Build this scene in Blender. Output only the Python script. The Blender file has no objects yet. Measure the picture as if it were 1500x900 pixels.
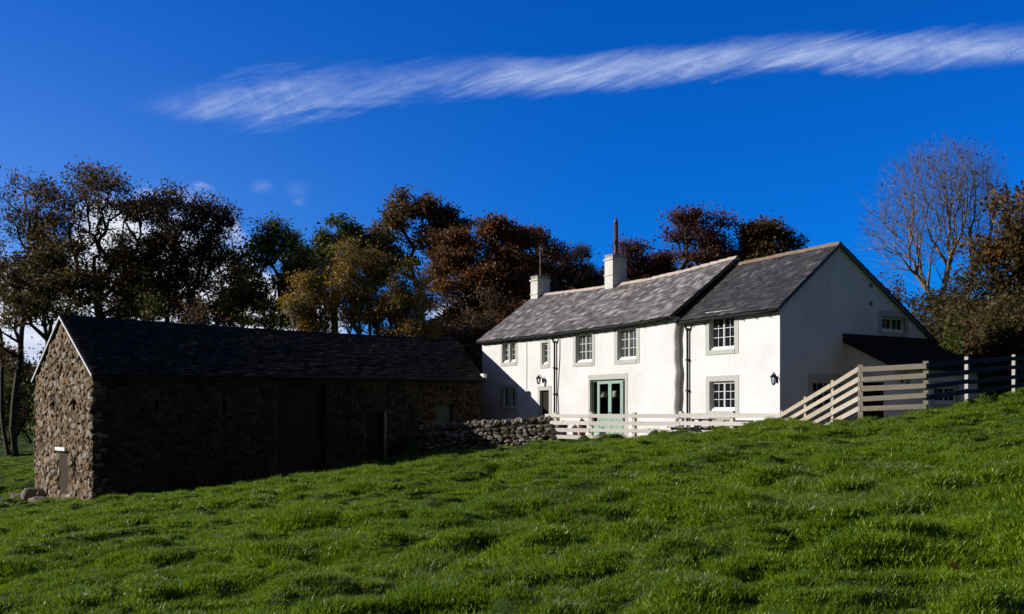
import bpy, math, random
import numpy as np
from mathutils import Vector, Matrix
R = math.radians
rng = np.random.default_rng(11)
random.seed(7)
S = bpy.context.scene
COL = S.collection

# ------------------------------------------------------------------ camera
cd = bpy.data.cameras.new('camera'); cam = bpy.data.objects.new('camera', cd); COL.objects.link(cam)
cam.location = (0, 0, 0); cam.rotation_euler = (R(90), 0, 0)
cd.lens = 36; cd.sensor_width = 36; cd.shift_y = 155/1500; cd.clip_start = .1; cd.clip_end = 6000
S.camera = cam
S.render.resolution_x = 1024; S.render.resolution_y = 614

# ------------------------------------------------------------------ world, sun, exposure
S.view_settings.view_transform = 'Standard'; S.view_settings.look = 'None'
S.view_settings.gamma = 1; S.view_settings.exposure = .22
SUN_EL = 21.7
sun_from = Vector((-.9991, .0415, 0)).normalized()
sd = Vector((sun_from.x*math.cos(R(SUN_EL)), sun_from.y*math.cos(R(SUN_EL)), math.sin(R(SUN_EL))))
W = bpy.data.worlds.new('World'); S.world = W; W.use_nodes = True
nt = W.node_tree
for n in list(nt.nodes): nt.nodes.remove(n)

class NT:
    """small helper to write node graphs"""
    def __init__(s, tree): s.t = tree
    def n(s, typ, props=None, **ins):
        o = s.t.nodes.new(typ)
        for k, v in (props or {}).items(): setattr(o, k, v)
        for k, v in ins.items():
            key = int(k[1:]) if k[0] == 'i' and k[1:].isdigit() else k.replace('_', ' ')
            sock = o.inputs[key]
            if isinstance(v, bpy.types.NodeSocket): s.t.links.new(v, sock)
            elif isinstance(v, bpy.types.Node): s.t.links.new(v.outputs[0], sock)
            else: sock.default_value = v
        return o
    def m(s, op, a, b=0.0, c=0.0, clamp=False):
        o = s.t.nodes.new('ShaderNodeMath'); o.operation = op; o.use_clamp = clamp
        for i, v in enumerate((a, b, c)):
            if isinstance(v, bpy.types.Node): v = v.outputs[0]
            if isinstance(v, bpy.types.NodeSocket): s.t.links.new(v, o.inputs[i])
            else: o.inputs[i].default_value = v
        return o.outputs[0]
    def ramp(s, fac, stops, interp='LINEAR'):
        o = s.t.nodes.new('ShaderNodeValToRGB'); o.color_ramp.interpolation = interp
        if isinstance(fac, bpy.types.Node): fac = fac.outputs[0]
        s.t.links.new(fac, o.inputs[0])
        el = o.color_ramp.elements
        while len(el) < len(stops): el.new(.5)
        for e, (p, c) in zip(el, stops):
            e.position = p; e.color = (c[0], c[1], c[2], 1) if not isinstance(c, (int, float)) else (c, c, c, 1)
        return o.outputs[0]
    def mix(s, fac, a, b, blend='MIX'):
        o = s.t.nodes.new('ShaderNodeMix'); o.data_type = 'RGBA'; o.blend_type = blend
        for i, v in ((0, fac), (6, a), (7, b)):
            if isinstance(v, bpy.types.Node): v = v.outputs[0]
            if isinstance(v, bpy.types.NodeSocket): s.t.links.new(v, o.inputs[i])
            elif i: o.inputs[i].default_value = (v[0], v[1], v[2], 1)
            else: o.inputs[i].default_value = v
        return o.outputs[2]
    def smooth(s, x, a, b):
        o = s.t.nodes.new('ShaderNodeMapRange'); o.interpolation_type = 'SMOOTHSTEP'
        s.t.links.new(x, o.inputs[0]); o.inputs[1].default_value = a; o.inputs[2].default_value = b
        return o.outputs[0]

G = NT(nt)
sky = nt.nodes.new('ShaderNodeTexSky'); sky.sky_type = 'NISHITA'; sky.sun_disc = False
sky.sun_elevation = R(SUN_EL); sky.sun_rotation = math.atan2(sun_from.x, sun_from.y)
sky.altitude = 200; sky.air_density = 1.0; sky.dust_density = .15; sky.ozone_density = 2.5
# direction of view on the sky, as tangents round the +Y direction
tc = nt.nodes.new('ShaderNodeTexCoord'); sp = G.n('ShaderNodeSeparateXYZ', i0=tc.outputs['Generated'])
sunside = G.smooth(G.m('MULTIPLY', sp.outputs[0], -1.0), -.15, .75); sunside = G.m('MULTIPLY', sunside, G.m('SUBTRACT', 1.0, G.smooth(sp.outputs[2], .12, .48)))      # the sky is least polarised towards the sun
skyc = G.mix(1.0, sky.outputs[0], G.mix(sunside, (.012, .50, 1.48), (.46, .72, 1.30)), 'MULTIPLY')
yy = G.m('MAXIMUM', sp.outputs[1], .02)
u = G.m('DIVIDE', sp.outputs[0], yy); v = G.m('DIVIDE', sp.outputs[2], yy)
front = G.smooth(sp.outputs[1], .1, .3)
def px2u(x): return (x-750)/1500
def px2v(y): return (605-y)/1500
def curve(x, pts):
    o = nt.nodes.new('ShaderNodeFloatCurve'); nt.links.new(x, o.inputs[1])
    c = o.mapping.curves[0]
    while len(c.points) < len(pts): c.points.new(.5, .5)
    for p, (a, b) in zip(c.points, pts): p.location = (a, b)
    o.mapping.update(); return o.outputs[0]
un = G.m('MULTIPLY_ADD', u, .625, .5)             # u in -0.8..0.8 -> 0..1
cen = [(0, 158), (200, 156), (350, 150), (500, 127), (650, 113), (800, 108), (950, 96), (1100, 84), (1300, 76), (1500, 66), (1700, 58)]
wid = [(0, 6), (130, 10), (300, 36), (400, 46), (600, 40), (800, 33), (1000, 31), (1300, 31), (1500, 34), (1700, 34)]
cv = curve(un, [(px2u(a)*.625+.5, px2v(b)) for a, b in cen])
wv = curve(un, [(px2u(a)*.625+.5, b/1500*8) for a, b in wid])
uv = G.n('ShaderNodeCombineXYZ', i0=u, i1=v)
def snoise(rot, sx, sy, detail, rough=.55, dist=0., off=0.):
    mp = G.n('ShaderNodeMapping', i0=uv); mp.inputs['Rotation'].default_value = (0, 0, rot)
    mp.inputs['Scale'].default_value = (sx, sy, 1); mp.inputs['Location'].default_value = (off, off*.7, off)
    # rotate first, then scale: vector type POINT scales first, so chain two mappings
    mp.inputs['Scale'].default_value = (1, 1, 1)
    mp2 = G.n('ShaderNodeMapping', i0=mp); mp2.inputs['Scale'].default_value = (sx, sy, 1)
    return G.n('ShaderNodeTexNoise', i0=mp2, Scale=1., Detail=detail, Roughness=rough, Distortion=dist).outputs[0]
sk = snoise(-R(13), 4.0, 20, 7, .70, .9)                        # long feathered streaks
fine = snoise(-R(21), 9, 95, 5, .65, .9, 4.)
big = snoise(-R(10), 2.6, 7, 4, .55, .5, 3.)
d = G.m('DIVIDE', G.m('MULTIPLY', G.m('SUBTRACT', v, cv), 8.), wv)
d = G.m('ADD', d, G.m('MULTIPLY_ADD', sk, 2.0, -1.0))
d = G.m('ADD', d, G.m('MULTIPLY_ADD', fine, .7, -.35))
band = G.m('SUBTRACT', 1.0, G.smooth(G.m('ABSOLUTE', d), .05, 1.05))
ripple = G.smooth(snoise(R(62), 20, 60, 3, .5, .6, 9.), .3, .7)
rl_ = G.m('SUBTRACT', 1.0, G.smooth(u, px2u(380), px2u(560)))
ci = G.m('MULTIPLY', band, G.m('MULTIPLY_ADD', G.smooth(fine, .15, .85), .55, .38))
curl = snoise(-R(12), 14, 46, 8, .72, .9, 12.)
ci = G.m('MULTIPLY', ci, G.m('MULTIPLY_ADD', G.smooth(curl, .26, .70), .85, .36))
ci = G.m('MULTIPLY', ci, G.m('MULTIPLY_ADD', G.smooth(big, .36, .64), .75, .35))
ci = G.m('MULTIPLY', ci, G.m('SUBTRACT', 1.0, G.m('MULTIPLY', G.m('MULTIPLY', ripple, rl_), .38)))
bl0 = G.m('DIVIDE', G.m('SUBTRACT', u, px2u(360)), .085); bl1 = G.m('POWER', 2.718, G.m('MULTIPLY', G.m('MULTIPLY', bl0, bl0), -1.0))
ci = G.m('MULTIPLY', ci, G.m('MULTIPLY_ADD', bl1, 1.1, .92))
fade = G.smooth(u, px2u(170), px2u(345))
ci = G.m('MULTIPLY', G.m('MULTIPLY', ci, fade), front)
sky1 = G.mix(G.m('MULTIPLY', ci, 1.0, clamp=True), skyc, (4.8, 5.9, 8.6))
# cumulus behind the left-hand wood
def blob(cx, cy, rx, ry):
    a = G.m('DIVIDE', G.m('SUBTRACT', u, px2u(cx)), rx/1500); b = G.m('DIVIDE', G.m('SUBTRACT', v, px2v(cy)), ry/1500)
    q = G.m('ADD', G.m('MULTIPLY', a, a), G.m('MULTIPLY', b, b))
    return G.m('SUBTRACT', 1.0, G.m('SQRT', q))
cn = snoise(0, 9, 13, 7, .6, .2, 5.)
cb = G.m('MAXIMUM', blob(215, 412, 180, 128), blob(60, 480, 280, 130))
cb = G.m('MAXIMUM', cb, blob(330, 470, 190, 80)); cb = G.m('MAXIMUM', cb, blob(740, 462, 120, 34))
cu = G.smooth(G.m('MULTIPLY_ADD', G.m('SUBTRACT', cn, .5), 1.5, cb), -.02, .32)
p1 = G.m('MAXIMUM', blob(384, 273, 24, 14), blob(434, 277, 34, 20)); p1 = G.m('MAXIMUM', p1, blob(437, 296, 16, 9))
pf = G.m('MULTIPLY', G.smooth(G.m('MULTIPLY_ADD', G.m('SUBTRACT', snoise(0, 26, 34, 4), .5), 1.5, p1), .05, 1.6), .16)
cu = G.m('MULTIPLY', G.m('MAXIMUM', cu, pf), front)
cshade = G.ramp(snoise(0, 6, 12, 5, .6, 0, 8.), [(.35, (4.4, 5.4, 8.2)), (.60, (8.8, 9.1, 9.8))])
sky2 = G.mix(cu, sky1, cshade)
rear = G.m('SUBTRACT', 1.0, G.smooth(sp.outputs[1], -.25, .05))           # grey cloud added out of view to neutralise blue sky light in the shade
rn = G.smooth(G.n('ShaderNodeTexNoise', Vector=tc.outputs['Generated'], Scale=2.6, Detail=6., Roughness=.6).outputs[0], .36, .56)
sky2 = G.mix(G.m('MULTIPLY', G.m('MULTIPLY', rear, rn), .92), sky2, (1.30, 1.12, 1.08))
bg = G.n('ShaderNodeBackground', Color=sky2, Strength=.086)
nt.links.new(bg.outputs[0], nt.nodes.new('ShaderNodeOutputWorld').inputs[0])

sl = bpy.data.lights.new('sun', 'SUN'); so = bpy.data.objects.new('sun', sl); COL.objects.link(so)
sl.energy = 4.8; sl.angle = R(.53); sl.color = (1, .945, .87)
so.rotation_euler = sd.to_track_quat('Z', 'Y').to_euler(); so.location = sd*80

# ------------------------------------------------------------------ materials
def mat(name, rough=.8, spec=.3):
    m = bpy.data.materials.new(name); m.use_nodes = True; g = NT(m.node_tree)
    b = m.node_tree.nodes['Principled BSDF']; b.inputs['Roughness'].default_value = rough
    b.inputs['Specular IOR Level'].default_value = spec
    return m, g, b
def pos(g, scale=(1, 1, 1), obj=True):
    t = g.t.nodes.new('ShaderNodeTexCoord') if obj else g.t.nodes.new('ShaderNodeNewGeometry')
    mp = g.n('ShaderNodeMapping', i0=t.outputs['Object' if obj else 'Position']); mp.inputs['Scale'].default_value = scale
    return mp.outputs[0]
def noise(g, vec, scale, detail=4, rough=.55, dist=0):
    return g.n('ShaderNodeTexNoise', Vector=vec, Scale=scale, Detail=detail, Roughness=rough, Distortion=dist).outputs[0]
def bump(g, b, h, strength, dist):
    g.t.links.new(g.n('ShaderNodeBump', Strength=strength, Distance=dist, Height=h).outputs[0], b.inputs['Normal'])
def setc(g, b, c): g.t.links.new(c, b.inputs['Base Color'])
def island(g): return g.t.nodes.new('ShaderNodeNewGeometry').outputs['Random Per Island']

def m_simple(name, c, rough=.7, spec=.3, var=.15, scale=6, bs=.0, bd=.01, metal=0):
    m, g, b = mat(name, rough, spec); p = pos(g)
    n = noise(g, p, scale)
    setc(g, b, g.mix(n, [k*(1-var) for k in c], [min(1, k*(1+var)) for k in c]))
    b.inputs['Metallic'].default_value = metal
    if bs: bump(g, b, noise(g, p, scale*4), bs, bd)
    return m
def m_roughcast():
    m, g, b = mat('roughcast_white', .85, .2); p = pos(g)
    big = noise(g, p, .7, 5); streak = noise(g, pos(g, (2.2, 2.2, .35)), 1.6, 5, .6)
    c = g.mix(g.smooth(big, .35, .7), (.75, .735, .72), (.66, .65, .63))
    c = g.mix(g.m('MULTIPLY', g.smooth(streak, .56, .78), .45), c, (.45, .44, .38))
    setc(g, b, c)
    sz = g.n('ShaderNodeSeparateXYZ', i0=pos(g)).outputs[2]
    base = g.m('MULTIPLY', g.m('SUBTRACT', 1.0, g.smooth(sz, .1, .75)), g.smooth(noise(g, p, 3, 6, .7), .42, .7))
    c = g.mix(g.m('MULTIPLY', base, .6), c, (.30, .27, .20))
    setc(g, b, c)
    vo = g.n('ShaderNodeTexVoronoi', Vector=p, Scale=22.).outputs[0]
    h = g.m('ADD', g.m('MULTIPLY', vo, 1.0), g.m('MULTIPLY', noise(g, p, 9, 5), 1.6))
    h = g.m('ADD', h, g.m('MULTIPLY', noise(g, p, 2.2, 3), 1.4))
    bump(g, b, h, .5, .014); return m
def m_slate(name, cols, rough=.55):
    m, g, b = mat(name, rough, .08 if 'barn' in name else .3); p = pos(g)
    c = g.ramp(island(g), cols)
    li = noise(g, p, 5, 6, .65); c = g.mix(g.m('MULTIPLY', g.smooth(li, .55, .72), .55), c, (.20, .20, .16))
    mo = noise(g, p, 1.1, 5, .7); c = g.mix(g.m('MULTIPLY', g.smooth(mo, .56, .74), .7), c, (.075, .08, .035))
    setc(g, b, c); bump(g, b, noise(g, pos(g, (14, 14, 14)), 2, 5), .35, .01); return m
def m_stone(name, cols, moss=.35, lich=.4):
    m, g, b = mat(name, .9, .15); p = pos(g)
    c = g.ramp(island(g), cols)
    c = g.mix(g.m('MULTIPLY', noise(g, p, 9, 6, .7), .55), c, [k*.35 for k in cols[0][1]])
    li = noise(g, p, 6, 6, .7); c = g.mix(g.m('MULTIPLY', g.smooth(li, .56, .68), lich), c, (.42, .42, .36))
    mo = noise(g, p, 1.6, 5, .7); c = g.mix(g.m('MULTIPLY', g.smooth(mo, .52, .66), moss), c, (.06, .075, .015))
    setc(g, b, c); bump(g, b, noise(g, p, 12, 7, .7), .7, .03); return m
def m_wood(name, a, c2, rough=.8, scale=(3, 3, 3), grain=(1.2, 22, 22), lich=.4, lc=(.5, .47, .40)):
    m, g, b = mat(name, rough, .2); p = pos(g, grain)
    n = noise(g, p, 2, 6, .65); k = noise(g, pos(g), 9, 5, .7); isl = island(g)
    c = g.mix(n, a, c2); c = g.mix(g.m('MULTIPLY', g.smooth(k, .5, .66), lich), c, lc)
    oi = g.t.nodes.new('ShaderNodeObjectInfo').outputs['Random']; c = g.mix(g.m('MULTIPLY', oi, .45), c, [x*.75 for x in a])
    c = g.mix(g.m('MULTIPLY', isl, .2), c, [x*.6 for x in a])
    kn = g.n('ShaderNodeTexVoronoi', Vector=pos(g, (1.6, 4, 7)), Scale=1.5).outputs[0]; c = g.mix(g.m('SUBTRACT', .8, g.smooth(kn, .04, .14), clamp=True), c, [x*.4 for x in a])
    c = g.mix(g.m('MULTIPLY', g.smooth(noise(g, pos(g, (1.5, 1.5, 1.5)), 3, 6, .7), .6, .7), .7), c, [x*.35 for x in a])
    setc(g, b, c); bump(g, b, n, .5, .01); return m
def m_leaf(name, cols, trans=.45, rough=.55, clump=.6):
    m = bpy.data.materials.new(name); m.use_nodes = True; g = NT(m.node_tree); b = m.node_tree.nodes['Principled BSDF']
    b.inputs['Roughness'].default_value = rough; b.inputs['Specular IOR Level'].default_value = .25
    nz = noise(g, pos(g), clump, 3, .6)
    f = g.m('ADD', g.m('MULTIPLY', island(g), .6), g.m('MULTIPLY_ADD', nz, 1.1, -.35), clamp=True)
    c = g.ramp(f, cols); setc(g, b, c)
    tr = g.n('ShaderNodeBsdfTranslucent', Color=c)
    mx = g.n('ShaderNodeMixShader', i0=trans, i1=b.outputs[0], i2=tr.outputs[0])
    g.t.links.new(mx.outputs[0], m.node_tree.nodes['Material Output'].inputs[0]); return m
def m_grassblade(name, cols, trans=.45):
    m = bpy.data.materials.new(name); m.use_nodes = True; g = NT(m.node_tree); b = m.node_tree.nodes['Principled BSDF']
    b.inputs['Roughness'].default_value = .42; b.inputs['Specular IOR Level'].default_value = .35
    w = g.t.nodes.new('ShaderNodeNewGeometry').outputs['Position']
    n1 = noise(g, w, .35, 4, .6); n2 = noise(g, w, 1.7, 4, .6)
    f = g.m('ADD', g.m('MULTIPLY', island(g), .45), g.m('MULTIPLY_ADD', g.m('ADD', n1, n2), .75, -.5), clamp=True)
    c = g.ramp(f, cols); setc(g, b, c)
    tr = g.n('ShaderNodeBsdfTranslucent', Color=g.mix(.5, c, (.20, .30, .01)))
    mx = g.n('ShaderNodeMixShader', i0=trans, i1=b.outputs[0], i2=tr.outputs[0])
    g.t.links.new(mx.outputs[0], m.node_tree.nodes['Material Output'].inputs[0]); return m
def m_ground():
    m, g, b = mat('turf_soil', .95, .1); w = g.t.nodes.new('ShaderNodeNewGeometry').outputs['Position']
    c = g.mix(noise(g, w, 2.5, 6, .7), (.018, .034, .006), (.045, .075, .012))
    c = g.mix(g.m('MULTIPLY', g.smooth(noise(g, w, .9, 6, .7), .58, .70), .6), c, (.05, .035, .02))
    setc(g, b, c); bump(g, b, noise(g, w, 9, 6, .7), .8, .06); return m
def m_glass(name, c=(.012, .014, .016)):
    m, g, b = mat(name, .03, .5); p = pos(g)
    b.inputs['Base Color'].default_value = (*c, 1)
    bump(g, b, noise(g, p, 2.5, 2), .12, .02); return m
def m_clear():
    m = bpy.data.materials.new('clear_glass'); m.use_nodes = True; g = NT(m.node_tree)
    t = g.n('ShaderNodeBsdfTransparent', Color=(.8, .85, .83, 1)); gl = g.n('ShaderNodeBsdfGlossy', Roughness=.03)
    f = g.n('ShaderNodeFresnel', IOR=1.5)
    mx = g.n('ShaderNodeMixShader', i0=f.outputs[0], i1=t.outputs[0], i2=gl.outputs[0])
    g.t.links.new(mx.outputs[0], m.node_tree.nodes['Material Output'].inputs[0]); return m

M = dict(
 cast=m_roughcast(),
 surround=m_simple('surround_paint', (.46, .47, .42), .8, .2, .12, 5, .5, .01),
 wpaint=m_simple('white_gloss_paint', (.78, .78, .76), .4, .4, .04),
 green=m_simple('sage_green_paint', (.28, .41, .34), .45, .4, .08),
 dgreen=m_simple('dull_green_boards', (.045, .075, .055), .7, .2, .2),
 black=m_simple('black_iron', (.012, .012, .013), .7, .2, .1),
 glass=m_glass('window_glass'), glass2=m_glass('curtained_glass', (.06, .06, .055)), clear=m_clear(),
 dark=m_simple('dark_interior', (.02, .018, .016), .9, .1),
 slate=m_slate('pale_slate', [(0, (.085, .076, .070)), (.45, (.16, .145, .135)), (.8, (.24, .215, .20)), (1, (.44, .39, .36))]),  # paler slate tones, varied per slate
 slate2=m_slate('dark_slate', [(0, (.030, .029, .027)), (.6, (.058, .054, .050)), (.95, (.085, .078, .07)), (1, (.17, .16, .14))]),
 slateb=m_slate('barn_slate', [(0, (.012, .0085, .005)), (.6, (.019, .014, .0085)), (1, (.038, .028, .018))], .9),
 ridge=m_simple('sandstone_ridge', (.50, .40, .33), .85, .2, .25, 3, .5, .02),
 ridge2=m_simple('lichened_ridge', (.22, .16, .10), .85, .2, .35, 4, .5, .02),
 chim=m_simple('weathered_limewash', (.60, .59, .54), .85, .2, .25, 3, .6, .02),
 chimcap=m_simple('lichened_chimney_stone', (.36, .35, .29), .9, .2, .3, 4, .6, .02),
 flue=m_simple('rusty_flue', (.09, .035, .025), .6, .4, .35, 5),
 lead=m_simple('lead_grey', (.10, .10, .11), .5, .4),
 mortar=m_simple('earth_mortar', (.055, .042, .030), .95, .1, .3, 6, .8, .03),
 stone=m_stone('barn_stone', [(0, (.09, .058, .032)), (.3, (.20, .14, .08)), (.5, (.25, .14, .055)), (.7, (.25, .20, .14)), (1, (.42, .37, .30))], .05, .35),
 stoned=m_stone('shaded_barn_stone', [(0, (.02, .014, .010)), (.5, (.036, .027, .019)), (1, (.068, .052, .036))], .1, .12),  # barn stone darkened for the front wall, its shade put into the colour
 quoin=m_stone('quoin_stone', [(0, (.13, .10, .075)), (1, (.25, .22, .17))], .05, .2),
 dry=m_stone('drystone', [(0, (.08, .065, .05)), (.4, (.17, .14, .11)), (.8, (.27, .24, .20)), (1, (.40, .37, .33))], .45, .5),
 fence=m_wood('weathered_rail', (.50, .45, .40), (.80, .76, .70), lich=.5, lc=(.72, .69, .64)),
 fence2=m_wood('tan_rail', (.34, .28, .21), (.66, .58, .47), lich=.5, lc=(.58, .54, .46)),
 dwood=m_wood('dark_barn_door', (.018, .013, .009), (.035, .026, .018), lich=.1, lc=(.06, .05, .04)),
 drail=m_wood('shaded_weathered_rail', (.016, .012, .009), (.034, .026, .020), lich=.1, lc=(.12, .11, .09)),  # weathered rail wood with the shade of the fence's dark side in its colour
 gwood=m_wood('grey_oak', (.13, .11, .09), (.26, .22, .18), lich=.3),
 pdoor=m_wood('purple_grey_door', (.17, .13, .14), (.32, .26, .27), lich=.3),
 bench=m_wood('silvered_teak', (.42, .38, .33), (.55, .5, .45), lich=.1),
 gravel=m_simple('gravel', (.22, .16, .12), .95, .1, .4, 12, .8, .03),
 terra=m_simple('terracotta', (.30, .12, .06), .8, .2, .2),
 cloth=m_simple('pale_lampshade', (.75, .72, .65), .9, .1, .05),
 bark=m_wood('dark_bark', (.035, .026, .019), (.075, .058, .042), grain=(6, 6, 1.2), lich=.25, lc=(.13, .14, .09)),
 barkp=m_wood('pale_bark', (.13, .115, .095), (.26, .23, .19), grain=(3, 3, 5), lich=.3),
 barkb=m_wood('pale_grey_tan_bark', (.20, .155, .11), (.36, .29, .21), grain=(5, 5, 1.5), lich=.2, lc=(.3, .28, .24)),
 barkl=m_wood('grey_bark', (.085, .075, .06), (.18, .155, .125), grain=(5, 5, 1.5), lich=.3, lc=(.2, .2, .15)),
 l_oak=m_leaf('oak_leaf', [(0, (0.039, 0.040, 0.012)), (.45, (0.105, 0.077, 0.020)), (.75, (0.220, 0.107, 0.024)), (1, (0.374, 0.169, 0.033))]),
 l_green=m_leaf('green_leaf', [(0, (0.027, 0.045, 0.008)), (.5, (0.073, 0.098, 0.014)), (1, (0.188, 0.175, 0.025))]),
 l_red=m_leaf('russet_leaf', [(0, (0.048, 0.030, 0.014)), (.5, (0.150, 0.067, 0.022)), (1, (0.342, 0.144, 0.034))]),
 l_red2=m_leaf('copper_leaf', [(0, (0.038, 0.024, 0.014)), (.4, (0.104, 0.045, 0.022)), (1, (0.319, 0.101, 0.035))]),
 l_yel=m_leaf('yellowing_leaf', [(0, (0.099, 0.088, 0.017)), (.5, (0.281, 0.189, 0.024)), (1, (0.533, 0.284, 0.037))]),
 l_brown=m_leaf('brown_leaf', [(0, (0.034, 0.025, 0.014)), (.5, (0.098, 0.060, 0.025)), (1, (0.207, 0.103, 0.034))]),
 l_olive=m_leaf('olive_leaf', [(0, (.03, .030, .010)), (.5, (.08, .066, .018)), (1, (.19, .13, .035))]),
 grass=m_grassblade('grass_blade', [(0, (.035, .070, .003)), (.45, (.150, .245, .005)), (.78, (.30, .40, .010)), (1, (.50, .52, .08))]),
 straw=m_grassblade('straw_blade', [(0, (.20, .21, .06)), (1, (.44, .42, .20))], .3),
 ground=m_ground(),
 hill=m_simple('far_hill', (.05, .06, .05), .95, .1, .3, .01),
)

# ------------------------------------------------------------------ mesh helpers
def tag(o, label=None, cat=None, group=None, kind=None):
    if label: o['label'] = label
    if cat: o['category'] = cat
    if group: o['group'] = group
    if kind: o['kind'] = kind
    return o
def empty(name, loc, rz=0):
    o = bpy.data.objects.new(name, None); COL.objects.link(o); o.location = loc; o.rotation_euler = (0, 0, rz)
    o.empty_display_size = .3; return o
ICO = None
def ico():
    global ICO
    if ICO is None:
        import bmesh
        bm = bmesh.new(); bmesh.ops.create_icosphere(bm, subdivisions=1, radius=1)
        ICO = (np.array([v.co[:] for v in bm.verts]), [[v.index for v in f.verts] for f in bm.faces]); bm.free()
    return ICO
ICO2 = None
def ico2():
    global ICO2
    if ICO2 is None:
        import bmesh
        bm = bmesh.new(); bmesh.ops.create_icosphere(bm, subdivisions=2, radius=1)
        ICO2 = (np.array([v.co[:] for v in bm.verts]), [[v.index for v in f.verts] for f in bm.faces]); bm.free()
    return ICO2

class MB:
    def __init__(s): s.v = []; s.f = []; s.mi = []
    def add(s, vs, fs, mi=0):
        o = len(s.v); s.v += [tuple(map(float, p)) for p in vs]
        for f in fs: s.f.append([i+o for i in f]); s.mi.append(mi)
    def quad(s, a, b, c, d, mi=0): s.add([a, b, c, d], [[0, 1, 2, 3]], mi)
    def hexa(s, p, mi=0):   # 8 points: bottom ring 0-3, top ring 4-7
        s.add(p, [[3, 2, 1, 0], [4, 5, 6, 7], [0, 1, 5, 4], [1, 2, 6, 5], [2, 3, 7, 6], [3, 0, 4, 7]], mi)
    def box(s, x0, x1, y0, y1, z0, z1, mi=0):
        s.hexa([(x0, y0, z0), (x1, y0, z0), (x1, y1, z0), (x0, y1, z0), (x0, y0, z1), (x1, y0, z1), (x1, y1, z1), (x0, y1, z1)], mi)
    def beam(s, a, b, w, h, mi=0, jit=0):   # rectangular bar from a to b, w sideways, h vertical
        a = Vector(a); b = Vector(b); d = (b-a).normalized(); sd_ = d.cross(Vector((0, 0, 1)))
        sd_ = Vector((1, 0, 0)) if sd_.length < .01 else sd_.normalized(); up = sd_.cross(d).normalized()
        P = []
        for e in (a, b):
            for i, j in ((-1, -1), (1, -1), (1, 1), (-1, 1)):
                P.append(e+sd_*(i*w/2+random.uniform(-jit, jit))+up*(j*h/2+random.uniform(-jit, jit)))
        s.add(P, [[3, 2, 1, 0], [4, 5, 6, 7], [0, 1, 5, 4], [1, 2, 6, 5], [2, 3, 7, 6], [3, 0, 4, 7]], mi)
    def tube(s, pts, rad, n=8, mi=0, cap=True):
        pts = [Vector(p) for p in pts]; rad = rad if isinstance(rad, (list, tuple)) else [rad]*len(pts)
        o = []
        for i, p in enumerate(pts):
            d = (pts[min(i+1, len(pts)-1)]-pts[max(i-1, 0)]).normalized()
            a = d.orthogonal().normalized() if i == 0 else (prev-d*prev.dot(d)).normalized(); prev = a
            b = d.cross(a)
            o += [p+(a*math.cos(2*math.pi*k/n)+b*math.sin(2*math.pi*k/n))*rad[i] for k in range(n)]
        f = [[i*n+k, i*n+(k+1) % n, (i+1)*n+(k+1) % n, (i+1)*n+k] for i in range(len(pts)-1) for k in range(n)]
        if cap: f += [list(range(n))[::-1], [(len(pts)-1)*n+k for k in range(n)]]
        s.add(o, f, mi)
    def lathe(s, prof, c=(0, 0, 0), n=14, mi=0):
        vs = [(c[0]+r*math.cos(2*math.pi*k/n), c[1]+r*math.sin(2*math.pi*k/n), c[2]+z) for r, z in prof for k in range(n)]
        f = [[i*n+k, i*n+(k+1) % n, (i+1)*n+(k+1) % n, (i+1)*n+k] for i in range(len(prof)-1) for k in range(n)]
        f += [list(range(n))[::-1], [(len(prof)-1)*n+k for k in range(n)]]
        s.add(vs, f, mi)
    def stone(s, c, size, rot=0., mi=0, tilt=.25, sub=1, ang=None):
        V, F = ico() if sub == 1 else ico2()
        P = np.sign(V)*np.abs(V)**.5
        P = P*(1+rng.uniform(-.16, .16, (len(P), 1))*(1 if sub == 1 else .5))*(1+.12*np.sin(V@rng.normal(0, 2.2, (3, 1))+rng.random()*6))*np.array(size)/2
        m = (Matrix.Rotation(ang, 3, 'X') if ang else Matrix.Identity(3)) @ Matrix.Rotation(rot, 3, 'Z') @ Matrix.Rotation(random.uniform(-tilt, tilt), 3, 'Y') @ Matrix.Rotation(random.uniform(-tilt, tilt)*.4, 3, 'X')
        P = P @ np.array(m).T + np.array(c); s.add(P, F, mi)
    def build(s, name, mats, parent=None, smooth=False, off=(0, 0, 0)):
        me = bpy.data.meshes.new(name); vs = [(a-off[0], b-off[1], c-off[2]) for a, b, c in s.v]
        me.from_pydata(vs, [], s.f); mats = mats if isinstance(mats, (list, tuple)) else [mats]
        for m in mats: me.materials.append(M[m])
        me.polygons.foreach_set('material_index', s.mi)
        if smooth: me.polygons.foreach_set('use_smooth', [True]*len(s.f))
        me.update(); o = bpy.data.objects.new(name, me); COL.objects.link(o)
        if parent: o.parent = parent
        return o
def mesh_np(name, V, Q, mats, parent=None, smooth=False, mi=None):
    me = bpy.data.meshes.new(name); k = Q.shape[1]
    me.vertices.add(len(V)); me.vertices.foreach_set('co', V.astype(np.float32).ravel())
    me.loops.add(Q.size); me.loops.foreach_set('vertex_index', Q.astype(np.int32).ravel())
    me.polygons.add(len(Q)); me.polygons.foreach_set('loop_start', np.arange(0, Q.size, k, dtype=np.int32))
    me.polygons.foreach_set('loop_total', np.full(len(Q), k, dtype=np.int32))
    for m in (mats if isinstance(mats, (list, tuple)) else [mats]): me.materials.append(M[m])
    if mi is not None: me.polygons.foreach_set('material_index', mi.astype(np.int32))
    me.polygons.foreach_set('use_smooth', np.full(len(Q), smooth))
    me.update(calc_edges=True); me.validate()
    o = bpy.data.objects.new(name, me); COL.objects.link(o)
    if parent: o.parent = parent
    return o

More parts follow.
